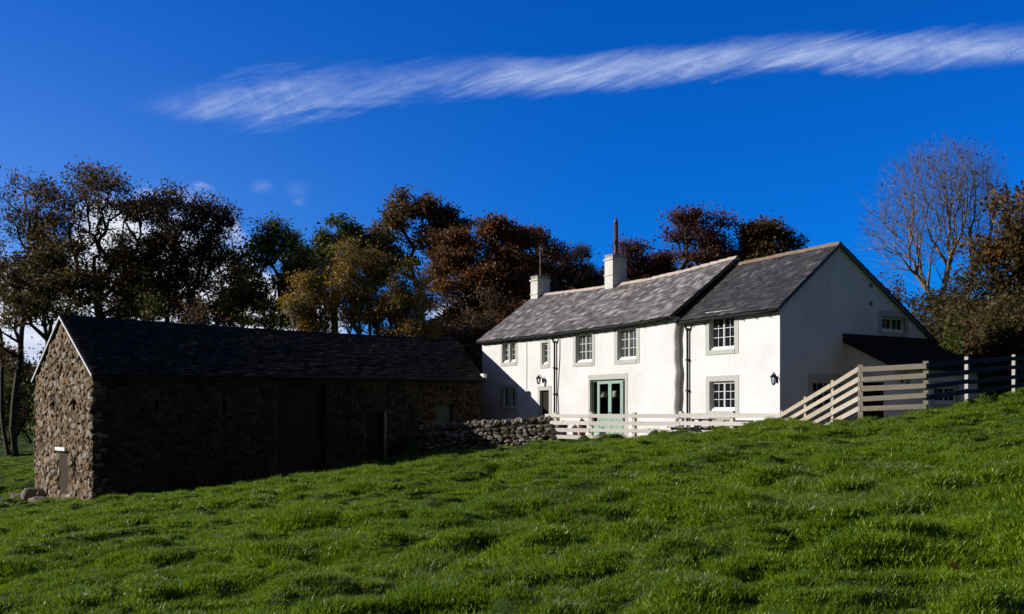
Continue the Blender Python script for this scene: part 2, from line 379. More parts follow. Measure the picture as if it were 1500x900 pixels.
# ------------------------------------------------------------------ terrain
def sstep(a, b, x): t = np.clip((x-a)/(b-a), 0, 1); return t*t*(3-2*t)
_tab = rng.random((256, 256))
def vnoise(x, y, seed=0):
    x = np.asarray(x, float)+seed*17.3; y = np.asarray(y, float)+seed*9.1
    xi = np.floor(x).astype(int); yi = np.floor(y).astype(int); fx = x-xi; fy = y-yi
    fx = fx*fx*(3-2*fx); fy = fy*fy*(3-2*fy); T = lambda a, b: _tab[a & 255, b & 255]
    return (T(xi, yi)*(1-fx)+T(xi+1, yi)*fx)*(1-fy)+(T(xi, yi+1)*(1-fx)+T(xi+1, yi+1)*fx)*fy
FA, FB, FC, FD, FE, FF = (1.49, 40.7), (8.55, 32.6), (9.56, 28.1), (11.13, 27.5), (13.4, 30.0), (16.05, 32.6)
W0 = (-5.35, 43.75)
YARD = np.array([W0, FA, FB, FC, FD, FE, FF, (19.5, 36), (24, 44), (17, 58), (4, 62), (-6, 60), (-2.6, 50)])
ZY = -.95
def poly_sd(x, y, P):
    d = np.full(x.shape, 1e9); ins = np.zeros(x.shape, bool); n = len(P)
    for i in range(n):
        a = P[i]; b = P[(i+1) % n]; e = b-a; wx = x-a[0]; wy = y-a[1]
        t = np.clip((wx*e[0]+wy*e[1])/(e@e), 0, 1); d = np.minimum(d, np.hypot(wx-t*e[0], wy-t*e[1]))
        c = ((a[1] > y) != (b[1] > y)) & (x < (b[0]-a[0])*(y-a[1])/((b[1]-a[1]) or 1e-9)+a[0]); ins ^= c
    return np.where(ins, -d, d)
def base_h(x, y):
    x = np.asarray(x, float); y = np.asarray(y, float)
    xc = np.where(x > 20, 20+14*np.tanh((x-20)/14), x); xc = np.where(xc < -22, -22+6*np.tanh((xc+22)/6), xc)
    yc = np.clip(y, -40, 60)
    h = -1.60-.15*sstep(8, 26, yc)+.1115*xc+.0122*yc
    h += -.12*np.exp(-((x+14)**2+(y-35)**2)/40.)
    h += .10*np.exp(-(((x-10)/3.)**2+((y-27.2)/2.6)**2))                 # bank under the corner of the fence
    h += sstep(54, 74, y)*sstep(-16, 0, x)*7.0*(1-.75*sstep(16, 26, x))                            # wooded bank behind the buildings
    h += (sstep(42, 62, y)*2.0+sstep(60, 100, y)*.8)*(1-sstep(-16, -2, x))
    h += np.clip(-y-14, 0, 260)*.72*sstep(14, 30, -y)                     # unseen slope added behind the camera to block sky light on shaded walls
    h += sstep(40, 90, x)*4*sstep(10, 40, y)
    h += -.42*np.exp(-((x+8)**2/55+(y-39)**2/22))-.12*np.exp(-((x-3)**2/20+(y-37)**2/20))
    return h
def lumps(x, y):
    warp = vnoise(x*.9, y*.9, 5)*1.2
    a = vnoise(x*.55, y*.75, 1)*.18
    b = np.clip(vnoise(x*1.9+warp*1.4, y*2.5+warp*1.4, 2)-.36, 0, 1)**1.05*.47
    c = np.clip(vnoise(x*4.1+warp, y*4.8, 3)-.25, 0, 1)*.17; d = vnoise(x*7, y*9, 4)*.03
    hol = -np.clip(vnoise(x*1.6+4+warp*.6, y*2.2, 8)-.60, 0, 1)*1.0
    return a+b+c+d+hol-.235
def height(x, y):
    x = np.asarray(x, float); y = np.asarray(y, float)
    h = base_h(x, y); sdv = poly_sd(x, y, YARD)
    k = sstep(-.15, -.75, sdv)
    h = h*(1-k)+ZY*k
    l = lumps(x, y)*(1-k)
    far = sstep(60, 100, np.hypot(x, y)); return h+l*(1-far)
def hz(x, y): return float(height(np.array([float(x)]), np.array([float(y)]))[0])
def axis(a, b, st, lo, hi, g=1.12):
    c = list(np.arange(a, b+1e-6, st)); s = st; p = b
    while p < hi: s *= g; p += s; c.append(p)
    s = st; p = a; pre = []
    while p > lo: s *= g; p -= s; pre.append(p)
    return np.array(pre[::-1]+c)
ax = axis(-24, 24, .13, -2500, 2500); ay = axis(4.5, 42, .13, -700, 3000)
X, Y = np.meshgrid(ax, ay); Z = height(X, Y)
nx, ny = len(ax), len(ay); I = np.arange(nx*ny).reshape(ny, nx)
Q = np.stack([I[:-1, :-1], I[:-1, 1:], I[1:, 1:], I[1:, :-1]], -1).reshape(-1, 4)
gr = mesh_np('ground', np.stack([X, Y, Z], -1).reshape(-1, 3), Q, 'ground', smooth=True); tag(gr, kind='structure')
# yard surface behind the fence
mb = MB(); inn = []
cen_ = YARD.mean(0)
for p in YARD: d_ = cen_-p; inn.append(tuple(p+d_/np.linalg.norm(d_)*1.15))
mb.add([(p[0], p[1], ZY+.006) for p in inn], [list(range(len(inn)))]); tag(mb.build('gravel_yard', 'gravel'), kind='structure')
# distant fells
mb = MB(); N = 90; ring = []
for i in range(N+1):
    a = R(100)*(i/N)-R(60); d_ = 900.; hgt = 8+24*float(vnoise(np.array(a*4.+3), np.array(.5), 3))+14*float(vnoise(np.array(a*15.), np.array(.2), 6))
    hgt *= 1.25 if a < -.15 else .8
    ring.append((math.sin(a)*d_, math.cos(a)*d_, hgt))
vs = []
for (x, y, h_) in ring: vs += [(x*.8, y*.8, -6), (x*.92, y*.92, h_*.6), (x, y, h_), (x*1.4, y*1.4, -6)]
mb.add(vs, [[i*4+k, i*4+4+k, i*4+5+k, i*4+1+k] for i in range(N) for k in range(3)]); tag(mb.build('hills', 'hill', smooth=True), kind='structure')

# ------------------------------------------------------------------ pixel helpers (photo column and row -> place at a real depth)
HU = Vector((.539, -.842, 0)); HV = Vector((.842, .539, 0)); HO = Vector((8.94, 34.2, 0))
def fac_x(px, v=0.):       # local x on a plane parallel to the facade, v metres behind it
    r = (px-750)/1500; return -((HO.x+HV.x*v)-r*(HO.y+HV.y*v))/(.539+.842*r)
def dep(x, v): return HO.y-.842*x+.539*v
def fz(px, py, v=0.): return (605-py)/1500*dep(fac_x(px, v), v)
def gab_y(px, x=0.):       # local y on a plane parallel to the gable
    r = (px-750)/1500; ox = HO.x+.539*x; oy = HO.y-.842*x; return (r*oy-ox)/(.842-.539*r)
def gz(px, py, x=0.): return (605-py)/1500*(HO.y-.842*x+.539*gab_y(px, x))

def wall(mb, ax0, ax1, z0, top, holes, place, reveal=.16, mi=0, flip=False, step=99., extra=()):
    """wall sheet along a (ax0..ax1); place(a, z, d) -> xyz, d = depth inwards; holes = (a0,a1,z0,z1)"""
    A = sorted(set([ax0, ax1]+[h[i] for h in holes for i in (0, 1)]+list(extra)))
    Zs = sorted(set([z0]+[h[i] for h in holes for i in (2, 3)]+[50.]))
    def q(*p): mb.quad(*(p if not flip else p[::-1]), mi=mi)
    for a0, a1 in zip(A, A[1:]):
        t0, t1 = top(a0), top(a1)
        for c0, c1 in zip(Zs, Zs[1:]):
            if any(h[0]-1e-6 <= a0 and a1 <= h[1]+1e-6 and h[2]-1e-6 <= c0 and c1 <= h[3]+1e-6 for h in holes): continue
            b0, b1, e0, e1 = min(c0, t0), min(c0, t1), min(c1, t0), min(c1, t1)
            if e0-b0 < 1e-5 and e1-b1 < 1e-5: continue
            q(place(a0, b0, 0), place(a1, b1, 0), place(a1, e1, 0), place(a0, e0, 0))
    for a0, a1, c0, c1 in holes:
        r = reveal
        q(place(a0, c0, 0), place(a1, c0, 0), place(a1, c0, r), place(a0, c0, r))
        q(place(a1, c1, 0), place(a0, c1, 0), place(a0, c1, r), place(a1, c1, r))
        q(place(a0, c1, 0), place(a0, c0, 0), place(a0, c0, r), place(a0, c1, r))
        q(place(a1, c0, 0), place(a1, c1, 0), place(a1, c1, r), place(a1, c0, r))
def pbox(mb, place, a0, a1, z0, z1, d0, d1, mi=0):
    mb.hexa([place(a0, z0, d0), place(a1, z0, d0), place(a1, z0, d1), place(a0, z0, d1),
             place(a0, z1, d0), place(a1, z1, d0), place(a1, z1, d1), place(a0, z1, d1)], mi)

def slates(mb, ea, ra, x0, x1, eave, ridge, row=.21, wid=.30, over=0., thick=.018, mi=0, wave=.02, inner=0):
    """slated slope. eave(x)->(y,z), ridge(x)->(y,z)"""
    length = math.hypot(ridge(x0)[0]-eave(x0)[0], ridge(x0)[1]-eave(x0)[1]); n = max(3, int(length/row))
    def P(x, t, up=0.):
        e = eave(x); r = ridge(x); y = e[0]+(r[0]-e[0])*t; z = e[1]+(r[1]-e[1])*t
        z += wave*(float(vnoise(np.array(x*.5), np.array(t*3.), 7))-.5)*2*math.sin(math.pi*min(1, max(0, t)))
        L = math.hypot(r[0]-e[0], r[1]-e[1]); ny_, nz_ = -(r[1]-e[1])/L, (r[0]-e[0])/L
        if nz_ < 0: ny_, nz_ = -ny_, -nz_
        return (x, y+ny_*up, z+nz_*up)
    for i in range(n):
        t0, t1 = i/n-.012, min(1.0, (i+1.55)/n); x = x0-random.uniform(0, wid)
        w_ = wid*(1.15-.5*i/n)
        while x < x1:
            w = w_*random.uniform(.6, 1.35); a = max(x, x0); b = min(x+w, x1)
            if b-a > .03:
                g_ = .004; k = random.uniform(0, .008); dt = random.uniform(-.006, .006); h = thick*random.uniform(.7, 1.4)
                lo1, lo2 = P(a+g_, t0+dt, .022+h+k), P(b-g_, t0+dt, .022+h+k); hi2, hi1 = P(b-g_, t1, .008), P(a+g_, t1, .008)
                bo1, bo2 = P(a+g_, t0+dt, .018), P(b-g_, t0+dt, .018)
                mb.add([lo1, lo2, hi2, hi1, bo1, bo2], [[0, 1, 2, 3], [4, 5, 1, 0], [0, 3, 4], [1, 5, 2]], mi)
            x += w
    return P

# ------------------------------------------------------------------ farmhouse
house = empty('farmhouse', (HO.x, HO.y, ZY), math.atan2(-.842, .539))
tag(house, 'long white roughcast farmhouse with slate roof and two chimneys behind the rail fence', 'house')
OFF = (0, 0, ZY)
def hb(mb, name, mats, parent=house, smooth=False): return mb.build(name, mats, parent, smooth, OFF)
XL = -19.3; XS = -5.30; XR = -.24; VR = .27     # left end, step between the sections, right corner, set-back of the right section
YRG = 3.25; YB = 8.6
def li(x, pts):
    return float(np.interp(x, [p[0] for p in pts], [p[1] for p in pts]))
def ev_l(x): return li(x, [(XL, 3.58), (-13.2, 3.54), (-8, 3.60), (XS, 3.69)])
def rg_l(x): return li(x, [(XL, 5.88), (-15, 5.74), (-10.8, 5.72), (-8, 5.84), (XS, 6.02)])
def ev_r(x): return li(x, [(XS, 3.55), (XR, 3.63)])
def rg_r(x): return li(x, [(XS, 5.80), (XR, 5.95)])
BZ = 2.77
place_f = lambda a, z, d: (a, d, z)                          # main facade, y = 0
place_r = lambda a, z, d: (a, VR+d, z)                       # right section
place_g = lambda a, z, d: (XR-d, a, z)                       # right gable; a = local y
# openings on the facade: surround and opening in photo columns/rows
def op_f(x0, x1, y0, y1, v=0.):
    xm = (x0+x1)/2; return (fac_x(x0, v), fac_x(x1, v), fz(xm, y1, v), fz(xm, y0, v))
def op_g(x0, x1, y0, y1, xx=XR):
    xm = (x0+x1)/2; return (gab_y(x0, xx), gab_y(x1, xx), gz(xm, y1, xx), gz(xm, y0, xx))
O1 = op_f(736, 755.5, 502.2, 531); O2 = op_f(794, 803, 502.5, 534); O3 = op_f(843.5, 867.5, 489, 531); O4 = op_f(904.6, 932, 481, 527)
O5 = op_f(735.8, 755, 569, 598); OD = op_f(791, 804.4, 572, 640); OD = (OD[0], OD[1], ZY+.02, OD[3])
OFR = op_f(864.5, 915.8, 556, 640); OFR = (OFR[0], OFR[1], ZY+.05, OFR[3])
O6 = op_f(1039, 1075.8, 463.5, 512.5, VR); O7 = op_f(1039.5, 1076.6, 558.5, 602, VR)
G8 = op_g(1292, 1326, 464.5, 487); G1 = op_g(1190.5, 1230, 558, 603)
RV = .15
mb = MB()
wall(mb, XL, XS, ZY-.3, lambda a: ev_l(a)-.02, [O1, O2, O3, O4, O5, OD, OFR], place_f, RV)
wall(mb, XS-.02, XR, ZY-.3, lambda a: ev_r(a)-.02, [O6, O7], place_r, RV)
def roofline_r(y): return min(ev_r(XR)+(y-VR)*(rg_r(XR)-ev_r(XR))/(YRG-VR), rg_r(XR)+(y-YRG)*(BZ-rg_r(XR))/(YB-YRG)) if y > VR else ev_r(XR)
wall(mb, VR, YB, ZY-.3, lambda a: roofline_r(a)-.03, [G1, G8], place_g, RV, extra=(YRG,))
mb.add([(XL, 0, ZY-.3), (XL, 0, ev_l(XL)), (XL, YRG, rg_l(XL)-.03), (XL, YB, BZ), (XL, YB, ZY-.3)], [[0, 1, 2, 3, 4]])
mb.quad((XL, YB, ZY-.3), (XR, YB, ZY-.3), (XR, YB, BZ), (XL, YB, BZ))
# rough rounded end of the thicker wall where the two sections meet
prev = None
N = 26
for i in range(N+1):
    z = ZY-.3+(3.62-ZY+.3)*i/N; w = .03*math.sin(i*.55)+.025*math.sin(i*1.3+1)+.03*(1-i/N)
    ringp = [(XS-.02, 0, z), (XS+.06+w, .004, z), (XS+.10+w, .03, z), (XS+.105+w*1.1, .14, z), (XS+.10+w, VR+.01, z)]
    if prev:
        for a, b, c, d_ in zip(prev, prev[1:], ringp[1:], ringp): mb.quad(a, b, c, d_)
    prev = ringp
hb(mb, 'wall', 'cast')
# roofs
def roof_part(name, x0, x1, ev, rg, v0, mats, proud, ridge_m, vo=.20):
    mb = MB(); lift = proud
    e = lambda x: (v0-vo, ev(x)-vo*(rg(x)-ev(x))/(YRG-v0)+.03+lift); r = lambda x: (YRG, rg(x)+.03+lift)
    bk = lambda x: (YB+.2, BZ-.1+lift)
    slates(mb, 0, 0, x0, x1, e, r, mi=0)
    slates(mb, 0, 0, x0, x1, bk, r, row=.4, wid=.6, mi=0)
    n = 12
    for i in range(n):      # solid boarding under the slates
        a, b = x0+.01+(x1-x0-.02)*i/n, x0+.01+(x1-x0-.02)*(i+1)/n
        for s_, t_ in ((e, r), (bk, r)):
            (ya, za), (yb, zb) = s_(a), t_(a); (yc, zc), (yd, zd) = s_(b), t_(b); h_ = .09; za -= .035; zb -= .035; zc -= .035; zd -= .035
            mb.hexa([(a, ya, za-h_), (b, yc, zc-h_), (b, yd, zd-h_), (a, yb, zb-h_), (a, ya, za), (b, yc, zc), (b, yd, zd), (a, yb, zb)], 1)
    o = hb(mb, 'roof', mats)
    rb = MB(); x = x0
    while x < x1-.05:        # ridge stones
        w = min(random.uniform(.42, .6), x1-x); z = rg(x+w/2)+.03+lift+random.uniform(-.006, .012); j = random.uniform(-.01, .01)
        rb.add([(x+.005, YRG-.15+j, z-.07), (x+w-.005, YRG-.15+j, z-.07), (x+w-.005, YRG-.03+j, z+.075), (x+.005, YRG-.03+j, z+.075),
                (x+.005, YRG+.04, z+.075), (x+w-.005, YRG+.04, z+.075), (x+w-.005, YRG+.16, z-.05), (x+.005, YRG+.16, z-.05)],
               [[0, 1, 2, 3], [3, 2, 5, 4], [4, 5, 6, 7], [0, 3, 4, 7], [1, 6, 5, 2]]); x += w
    ro = rb.build('ridge', ridge_m, o, off=OFF)
    return o, e, r
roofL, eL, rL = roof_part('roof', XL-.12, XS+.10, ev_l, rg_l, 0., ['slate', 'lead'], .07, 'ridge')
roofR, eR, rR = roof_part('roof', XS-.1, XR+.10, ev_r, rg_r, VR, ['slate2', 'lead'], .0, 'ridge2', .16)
roofL['label'] = 'paler weathered slate roof of the long left section'; roofR['label'] = 'darker slate roof of the right section'
# gutters and pipes
mb = MB(); mb.tube([(x, eL(x)[0]-.045, eL(x)[1]-.09) for x in np.linspace(XL-.05, XS+.05, 9)], .05, 8); hb(mb, 'gutter', 'black', smooth=True)
mb = MB(); mb.tube([(x, eR(x)[0]-.045, eR(x)[1]-.09) for x in np.linspace(XS+.1, XR+.05, 5)], .05, 8); hb(mb, 'gutter', 'black', smooth=True)
def pipe(x, y, ztop, r=.038, name='downpipe', eave=None):
    mb = MB(); pts = [(x, y, ztop-.28), (x, y, ZY+.05)]
    if eave: pts = [(x, eave[0]-.045, eave[1]-.1), (x, eave[0]-.03, eave[1]-.2), (x, y, ztop-.45), (x, y, ZY+.05)]
    mb.tube(pts, r, 8)
    for z in np.arange(ZY+.6, ztop-.4, 1.15): mb.box(x-r*1.5, x+r*1.5, y-r*1.3, y+.07, z, z+.06)
    hb(mb, name, 'black', smooth=False)
x = fac_x(814.5); pipe(x, -.08, 3.5, .042, eave=eL(x))
x = fac_x(1009, VR); pipe(x, VR-.07, 3.5, .04, eave=eR(x)); 
mb = MB(); x0 = fac_x(819.5)
mb.tube([(x0+.06, -.018, 3.45), (x0+.05, -.018, 2.4), (x0-.03, -.018, 1.6), (x0-.10, -.018, .9), (x0-.05, -.018, .2), (x0+.02, -.018, ZY+.1)], .014, 5); hb(mb, 'cable', 'black')
mb = MB(); x0 = fac_x(772); mb.tube([(x0, -.012, 3.45), (x0+.01, -.012, 2.1), (x0-.01, -.012, .6)], .010, 5); hb(mb, 'cable', 'lead')
# fairy-light cable hung along the eaves on little hooks
mb = MB()
for (xa, xb, y, ez) in ((XL+.3, XS-.1, -.05, eL), (XS+.5, XR-.1, VR-.05, eR)):
    n = int((xb-xa)/.6); pts = []
    for i in range(n+1):
        x = xa+(xb-xa)*i/n; pts.append((x, y, ez(x)[1]-.11))
        if i < n: x += (xb-xa)/n/2; pts.append((x, y, ez(x)[1]-.20)); mb.tube([(x, y, ez(x)[1]-.2), (x+.02, y-.01, ez(x)[1]-.27)], .022, 5)
    mb.tube(pts, .010, 4)
hb(mb, 'string_lights', 'black')

def window(parent, opn, place, sw=.17, lights=2, rows=3, cols=2, surr=(1, 1), setback=.11, glass='glass', mullion=False, bottom=.17, hbf=None):
    a0, a1, z0, z1 = opn; bld = hbf or (lambda mb, n, m, p: mb.build(n, m, p, off=OFF))
    s = MB(); j = lambda: random.uniform(-.012, .012)
    pbox(s, place, a0-sw+j(), a0, z0-bottom, z1+sw, -.014, .05); pbox(s, place, a1, a1+sw+j(), z0-bottom, z1+sw, -.014, .05)
    pbox(s, place, a0, a1, z1, z1+sw, -.013, .05); pbox(s, place, a0-.02, a1+.02, z0-bottom, z0, -.03, .05)
    if mullion: pbox(s, place, (a0+a1)/2-.06, (a0+a1)/2+.06, z0, z1, .01, setback+.03)
    w = bld(s, 'window', 'surround', parent)
    f = MB(); t = .045; d0, d1 = setback, setback+.05
    pbox(f, place, a0, a1, z0, z0+.075, d0-.05, d1)                      # sill
    spans = [(a0, a1)]
    if mullion: spans = [(a0, (a0+a1)/2-.06), ((a0+a1)/2+.06, a1)]
    for sa, sb in spans:
        pbox(f, place, sa, sa+t, z0+.075, z1, d0, d1); pbox(f, place, sb-t, sb, z0+.075, z1, d0, d1); pbox(f, place, sa+t, sb-t, z1-t, z1, d0, d1)
        nl = 1 if mullion else lights
        for k in range(nl):
            la = sa+t+(sb-sa-2*t)*k/nl; lb = sa+t+(sb-sa-2*t)*(k+1)/nl; e = .038; d2 = d0+.012
            if k: pbox(f, place, la-.012, la+.012, z0+.075, z1-t, d0-.004, d1)
            pbox(f, place, la, la+e, z0+.075, z1-t, d2, d1-.004); pbox(f, place, lb-e, lb, z0+.075, z1-t, d2, d1-.004)
            pbox(f, place, la+e, lb-e, z0+.075, z0+.075+e*1.3, d2, d1-.004); pbox(f, place, la+e, lb-e, z1-t-e, z1-t, d2, d1-.004)
            zb, zt = z0+.075+e*1.3, z1-t-e
            for c in range(1, cols): x = la+e+(lb-la-2*e)*c/cols; pbox(f, place, x-.009, x+.009, zb, zt, d2+.008, d1-.008)
            for r_ in range(1, rows): z = zb+(zt-zb)*r_/rows; pbox(f, place, la+e, lb-e, z-.009, z+.009, d2+.010, d1-.010)
    bld(f, 'frame', 'wpaint', w)
    g = MB(); g.quad(place(a0, z0, d1-.02), place(a1, z0, d1-.02), place(a1, z1, d1-.02), place(a0, z1, d1-.02)); bld(g, 'pane', glass, w)
    return w
window(house, O1, place_f, .16, mullion=True, cols=2); window(house, O2, place_f, .15, lights=1, cols=2, rows=3)
window(house, O3, place_f, .19, glass='glass2'); window(house, O4, place_f, .21, glass='glass2')
window(house, O5, place_f, .16, mullion=True, cols=2)
window(house, O6, place_r, .20); window(house, O7, place_r, .20, bottom=.10)
window(house, G8, place_g, .22, rows=1, cols=2); window(house, G1, place_g, .24, cols=2, rows=3)
# narrow dark doorway
s = MB(); a0, a1, z0, z1 = OD
pbox(s, place_f, a0-.17, a0, ZY, z1+.2, -.014, .05); pbox(s, place_f, a1, a1+.19, ZY, z1+.2, -.014, .05); pbox(s, place_f, a0, a1, z1, z1+.2, -.013, .05)
sr = hb(s, 'door_surround', 'surround')
s = MB(); pbox(s, place_f, a0, a1, z0, z1, .12, .16)
for k in range(1, 5): pbox(s, place_f, a0+(a1-a0)*k/5-.006, a0+(a1-a0)*k/5+.006, z0, z1, .112, .13)
dr = hb(s, 'door', 'dwood'); s = MB(); pbox(s, place_f, a1-.12, a1-.09, z0+.95, z0+1.08, .07, .12); s.build('handle', 'black', dr, off=OFF)
# French doors with side lights
a0, a1, z0, z1 = OFR; s = MB()
pbox(s, place_f, a0-.12, a0, ZY, z1+.22, -.014, .05); pbox(s, place_f, a1, a1+.16, ZY, z1+.22, -.014, .05); pbox(s, place_f, a0, a1, z1, z1+.22, -.013, .05)
hb(s, 'door_surround', 'surround')
fx0, fx1 = fac_x(876.5, .1), fac_x(911, .1); dd = .10
s = MB(); pbox(s, place_f, a0, a1, z1-.07, z1, dd, dd+.08)
for x in (a0, fx0-.07, fx1, a1-.06): pbox(s, place_f, x, x+.07, z0, z1-.07, dd, dd+.08)
pbox(s, place_f, a0+.07, fx0-.07, z0, z0+.5, dd+.02, dd+.06); pbox(s, place_f, fx1+.07, a1-.06, z0, z0+.5, dd+.02, dd+.06)
fd = hb(s, 'french_door', 'green')
xm = (fx0+fx1)/2
for xa, xb in ((fx0, xm-.005), (xm+.005, fx1)):
    s = MB(); d0, d1 = dd-.01, dd+.05; w_ = .095
    pbox(s, place_f, xa, xa+w_, z0, z1-.075, d0, d1); pbox(s, place_f, xb-w_, xb, z0, z1-.075, d0, d1)
    pbox(s, place_f, xa+w_, xb-w_, z1-.075-.10, z1-.075, d0, d1); pbox(s, place_f, xa+w_, xb-w_, z0, z0+.14, d0, d1); pbox(s, place_f, xa+w_, xb-w_, z0+.62, z0+.74, d0, d1)
    n = 5
    for k in range(n): pbox(s, place_f, xa+w_+(xb-xa-2*w_)*k/n+.005, xa+w_+(xb-xa-2*w_)*(k+1)/n-.005, z0+.14, z0+.62, d0+.02, d1-.01)
    s.build('door_leaf', 'green', fd, off=OFF)
s = MB(); s.quad(place_f(fx0, z0+.7, dd+.03), place_f(fx1, z0+.7, dd+.03), place_f(fx1, z1-.1, dd+.03), place_f(fx0, z1-.1, dd+.03))
for xa, xb in ((a0+.05, fx0-.05), (fx1+.05, a1-.05)): s.quad(*[place_f(*p, dd+.04) for p in ((xa, z0+.48), (xb, z0+.48), (xb, z1-.05), (xa, z1-.05))])
s.build('pane', 'clear', fd, off=OFF)
s = MB(); pbox(s, place_f, xm-.03, xm+.03, z0+.9, z0+.93, dd-.06, dd); pbox(s, place_f, xm+.02, xm+.14, z0+.9, z0+.92, dd-.06, dd-.045); s.build('handle', 'black', fd, off=OFF)
# room behind the French doors (inside faces)
s = MB(); y0_, y1_ = RV+.02, 3.0; xa, xb = a0-.8, a1+.8; zt = z1+.25
s.quad((xa, y1_, z0), (xb, y1_, z0), (xb, y1_, zt), (xa, y1_, zt)); s.quad((xa, y0_, z0), (xa, y1_, z0), (xa, y1_, zt), (xa, y0_, zt))
s.quad((xb, y1_, z0), (xb, y0_, z0), (xb, y0_, zt), (xb, y1_, zt)); s.quad((xa, y0_, z0), (xb, y0_, z0), (xb, y1_, z0), (xa, y1_, z0)); s.quad((xa, y0_, zt), (xa, y1_, zt), (xb, y1_, zt), (xb, y0_, zt))
hb(s, 'room', 'dark')
for k, px in enumerate((884.5, 901.5)):
    v_ = .55; lx = fac_x(px, v_); z = fz(px, 577, v_); wp = house.matrix_basis @ Vector((lx, v_, z-ZY))
    t = empty('pendant_lamp', wp); tag(t, 'pale pendant lampshade behind the %s leaf of the French doors' % ('left' if k == 0 else 'right'), 'lamp', 'pendant lamps inside the French doors')
    s = MB(); s.lathe([(.20, -.16), (.21, -.14), (.13, .08), (.08, .12)], n=16); s.build('lamp_shade', 'cloth', t, True)
    s = MB(); s.tube([(0, 0, .1), (0, 0, zt-z-.01)], .008, 5); s.build('cord', 'black', t)
# chimneys
def chimney(l, v, sx, sy, ztop, mat_flue, fr, fh, cone, label):
    s = MB(); x0, x1, y0, y1 = -l-sx, -l, v, v+sy; zb = 5.0
    s.box(x0, x1, y0, y1, zb, ztop-.20)
    for zc, e, h_ in ((ztop-.95, .035, .05), (ztop-.24, .05, .06)): s.box(x0-e, x1+e, y0-e, y1+e, zc, zc+h_)
    c = hb(s, 'chimney', 'chim')
    s = MB(); s.box(x0+.01, x1-.01, y0+.01, y1-.01, ztop-.181, ztop-.04); s.box(x0-.02, x1+.02, y0-.02, y1+.02, ztop-.04, ztop)
    s.build('chimney_cap', 'chimcap', c, off=OFF)
    s = MB(); cx, cy = (x0+x1)/2+.03, (y0+y1)/2
    s.lathe([(fr*1.35, ztop-.01), (fr*1.35, ztop+.06), (fr, ztop+.09), (fr, ztop+fh*.45), (fr*1.12, ztop+fh*.46), (fr*1.12, ztop+fh*.49), (fr*.96, ztop+fh*.5), (fr*.96, ztop+fh)], (cx, cy, 0), 12)
    fl = s.build('flue', mat_flue, c, True, OFF)
    if cone:
        s = MB(); s.lathe([(fr*.5, ztop+fh), (fr*.5, ztop+fh+.03), (fr*1.12, ztop+fh+.04), (fr*1.05, ztop+fh+.09), (.01, ztop+fh+.34)], (cx, cy, 0), 12); s.build('cowl', 'lead', c, True, OFF)
    s = MB(); sl_ = (rg_l(-l)-ev_l(-l))/YRG
    s.hexa([(x0-.07, y0-.07, ev_l(-l)+(y0-.07)*sl_+.05), (x1+.07, y0-.07, ev_l(-l)+(y0-.07)*sl_+.05), (x1+.07, y0+.2, ev_l(-l)+(y0+.2)*sl_+.05), (x0-.07, y0+.2, ev_l(-l)+(y0+.2)*sl_+.05),
            (x0-.07, y0-.07, ev_l(-l)+(y0-.07)*sl_+.17), (x1+.07, y0-.07, ev_l(-l)+(y0-.07)*sl_+.17), (x1+.07, y0+.2, ev_l(-l)+(y0+.2)*sl_+.17), (x0-.07, y0+.2, ev_l(-l)+(y0+.2)*sl_+.17)])
    s.build('flashing', 'lead', c, off=OFF)
    c['label'] = label
chimney(12.62, 2.88, .60, .80, 7.20, 'flue', .105, 1.42, True, 'taller limewashed chimney with a thick rusty flue and pointed cowl')
chimney(18.70, 2.88, .62, .76, 6.92, 'flue', .06, 1.30, False, 'lower limewashed chimney with a thin rusty flue')
# wall lanterns
def lantern(place_pt, nrm, k):
    s = MB(); p = Vector(place_pt); n = Vector(nrm)
    s.tube([p+Vector((0, 0, -.12)), p+Vector((0, 0, .10))], .035, 6); q = p+n*.22
    s.tube([p+Vector((0, 0, .02)), p+n*.1+Vector((0, 0, .20)), q+Vector((0, 0, .24)), q+Vector((0, 0, .16))], .012, 5)
    lan = hb(s, 'wall_lamp', 'black')
    s = MB(); s.lathe([(.02, .20), (.125, .09), (.115, .07), (.105, .06)][::-1], q, 6); s.lathe([(.02, -.2), (.06, -.17), (.07, -.14)], q, 6)
    for i in range(6):
        a = i*math.pi/3; s.tube([q+Vector((math.cos(a)*.06, math.sin(a)*.06, -.15)), q+Vector((math.cos(a)*.1, math.sin(a)*.1, .07))], .008, 4)
    s.build('lantern_cage', 'black', lan, off=OFF)
    s = MB(); s.lathe([(.05, -.14), (.085, .06)], q, 6); s.build('lantern_glass', 'clear', lan, off=OFF)
lx = fac_x(795.5); lantern((lx, -.02, fz(795.5, 557)), (0, -1, 0), 0)
lantern((XR-.12, VR-.02, fz(1140, 556, VR)), (.25, -.97, 0), 1)
# vents in the gable
for px, py in ((1275.5, 444.5), (1275.5, 418)):
    s = MB(); y = gab_y(px, XR); z = gz(px, py, XR); s.box(XR-.02, XR+.03, y-.06, y+.06, z-.07, z+.07); hb(s, 'vent', 'lead')
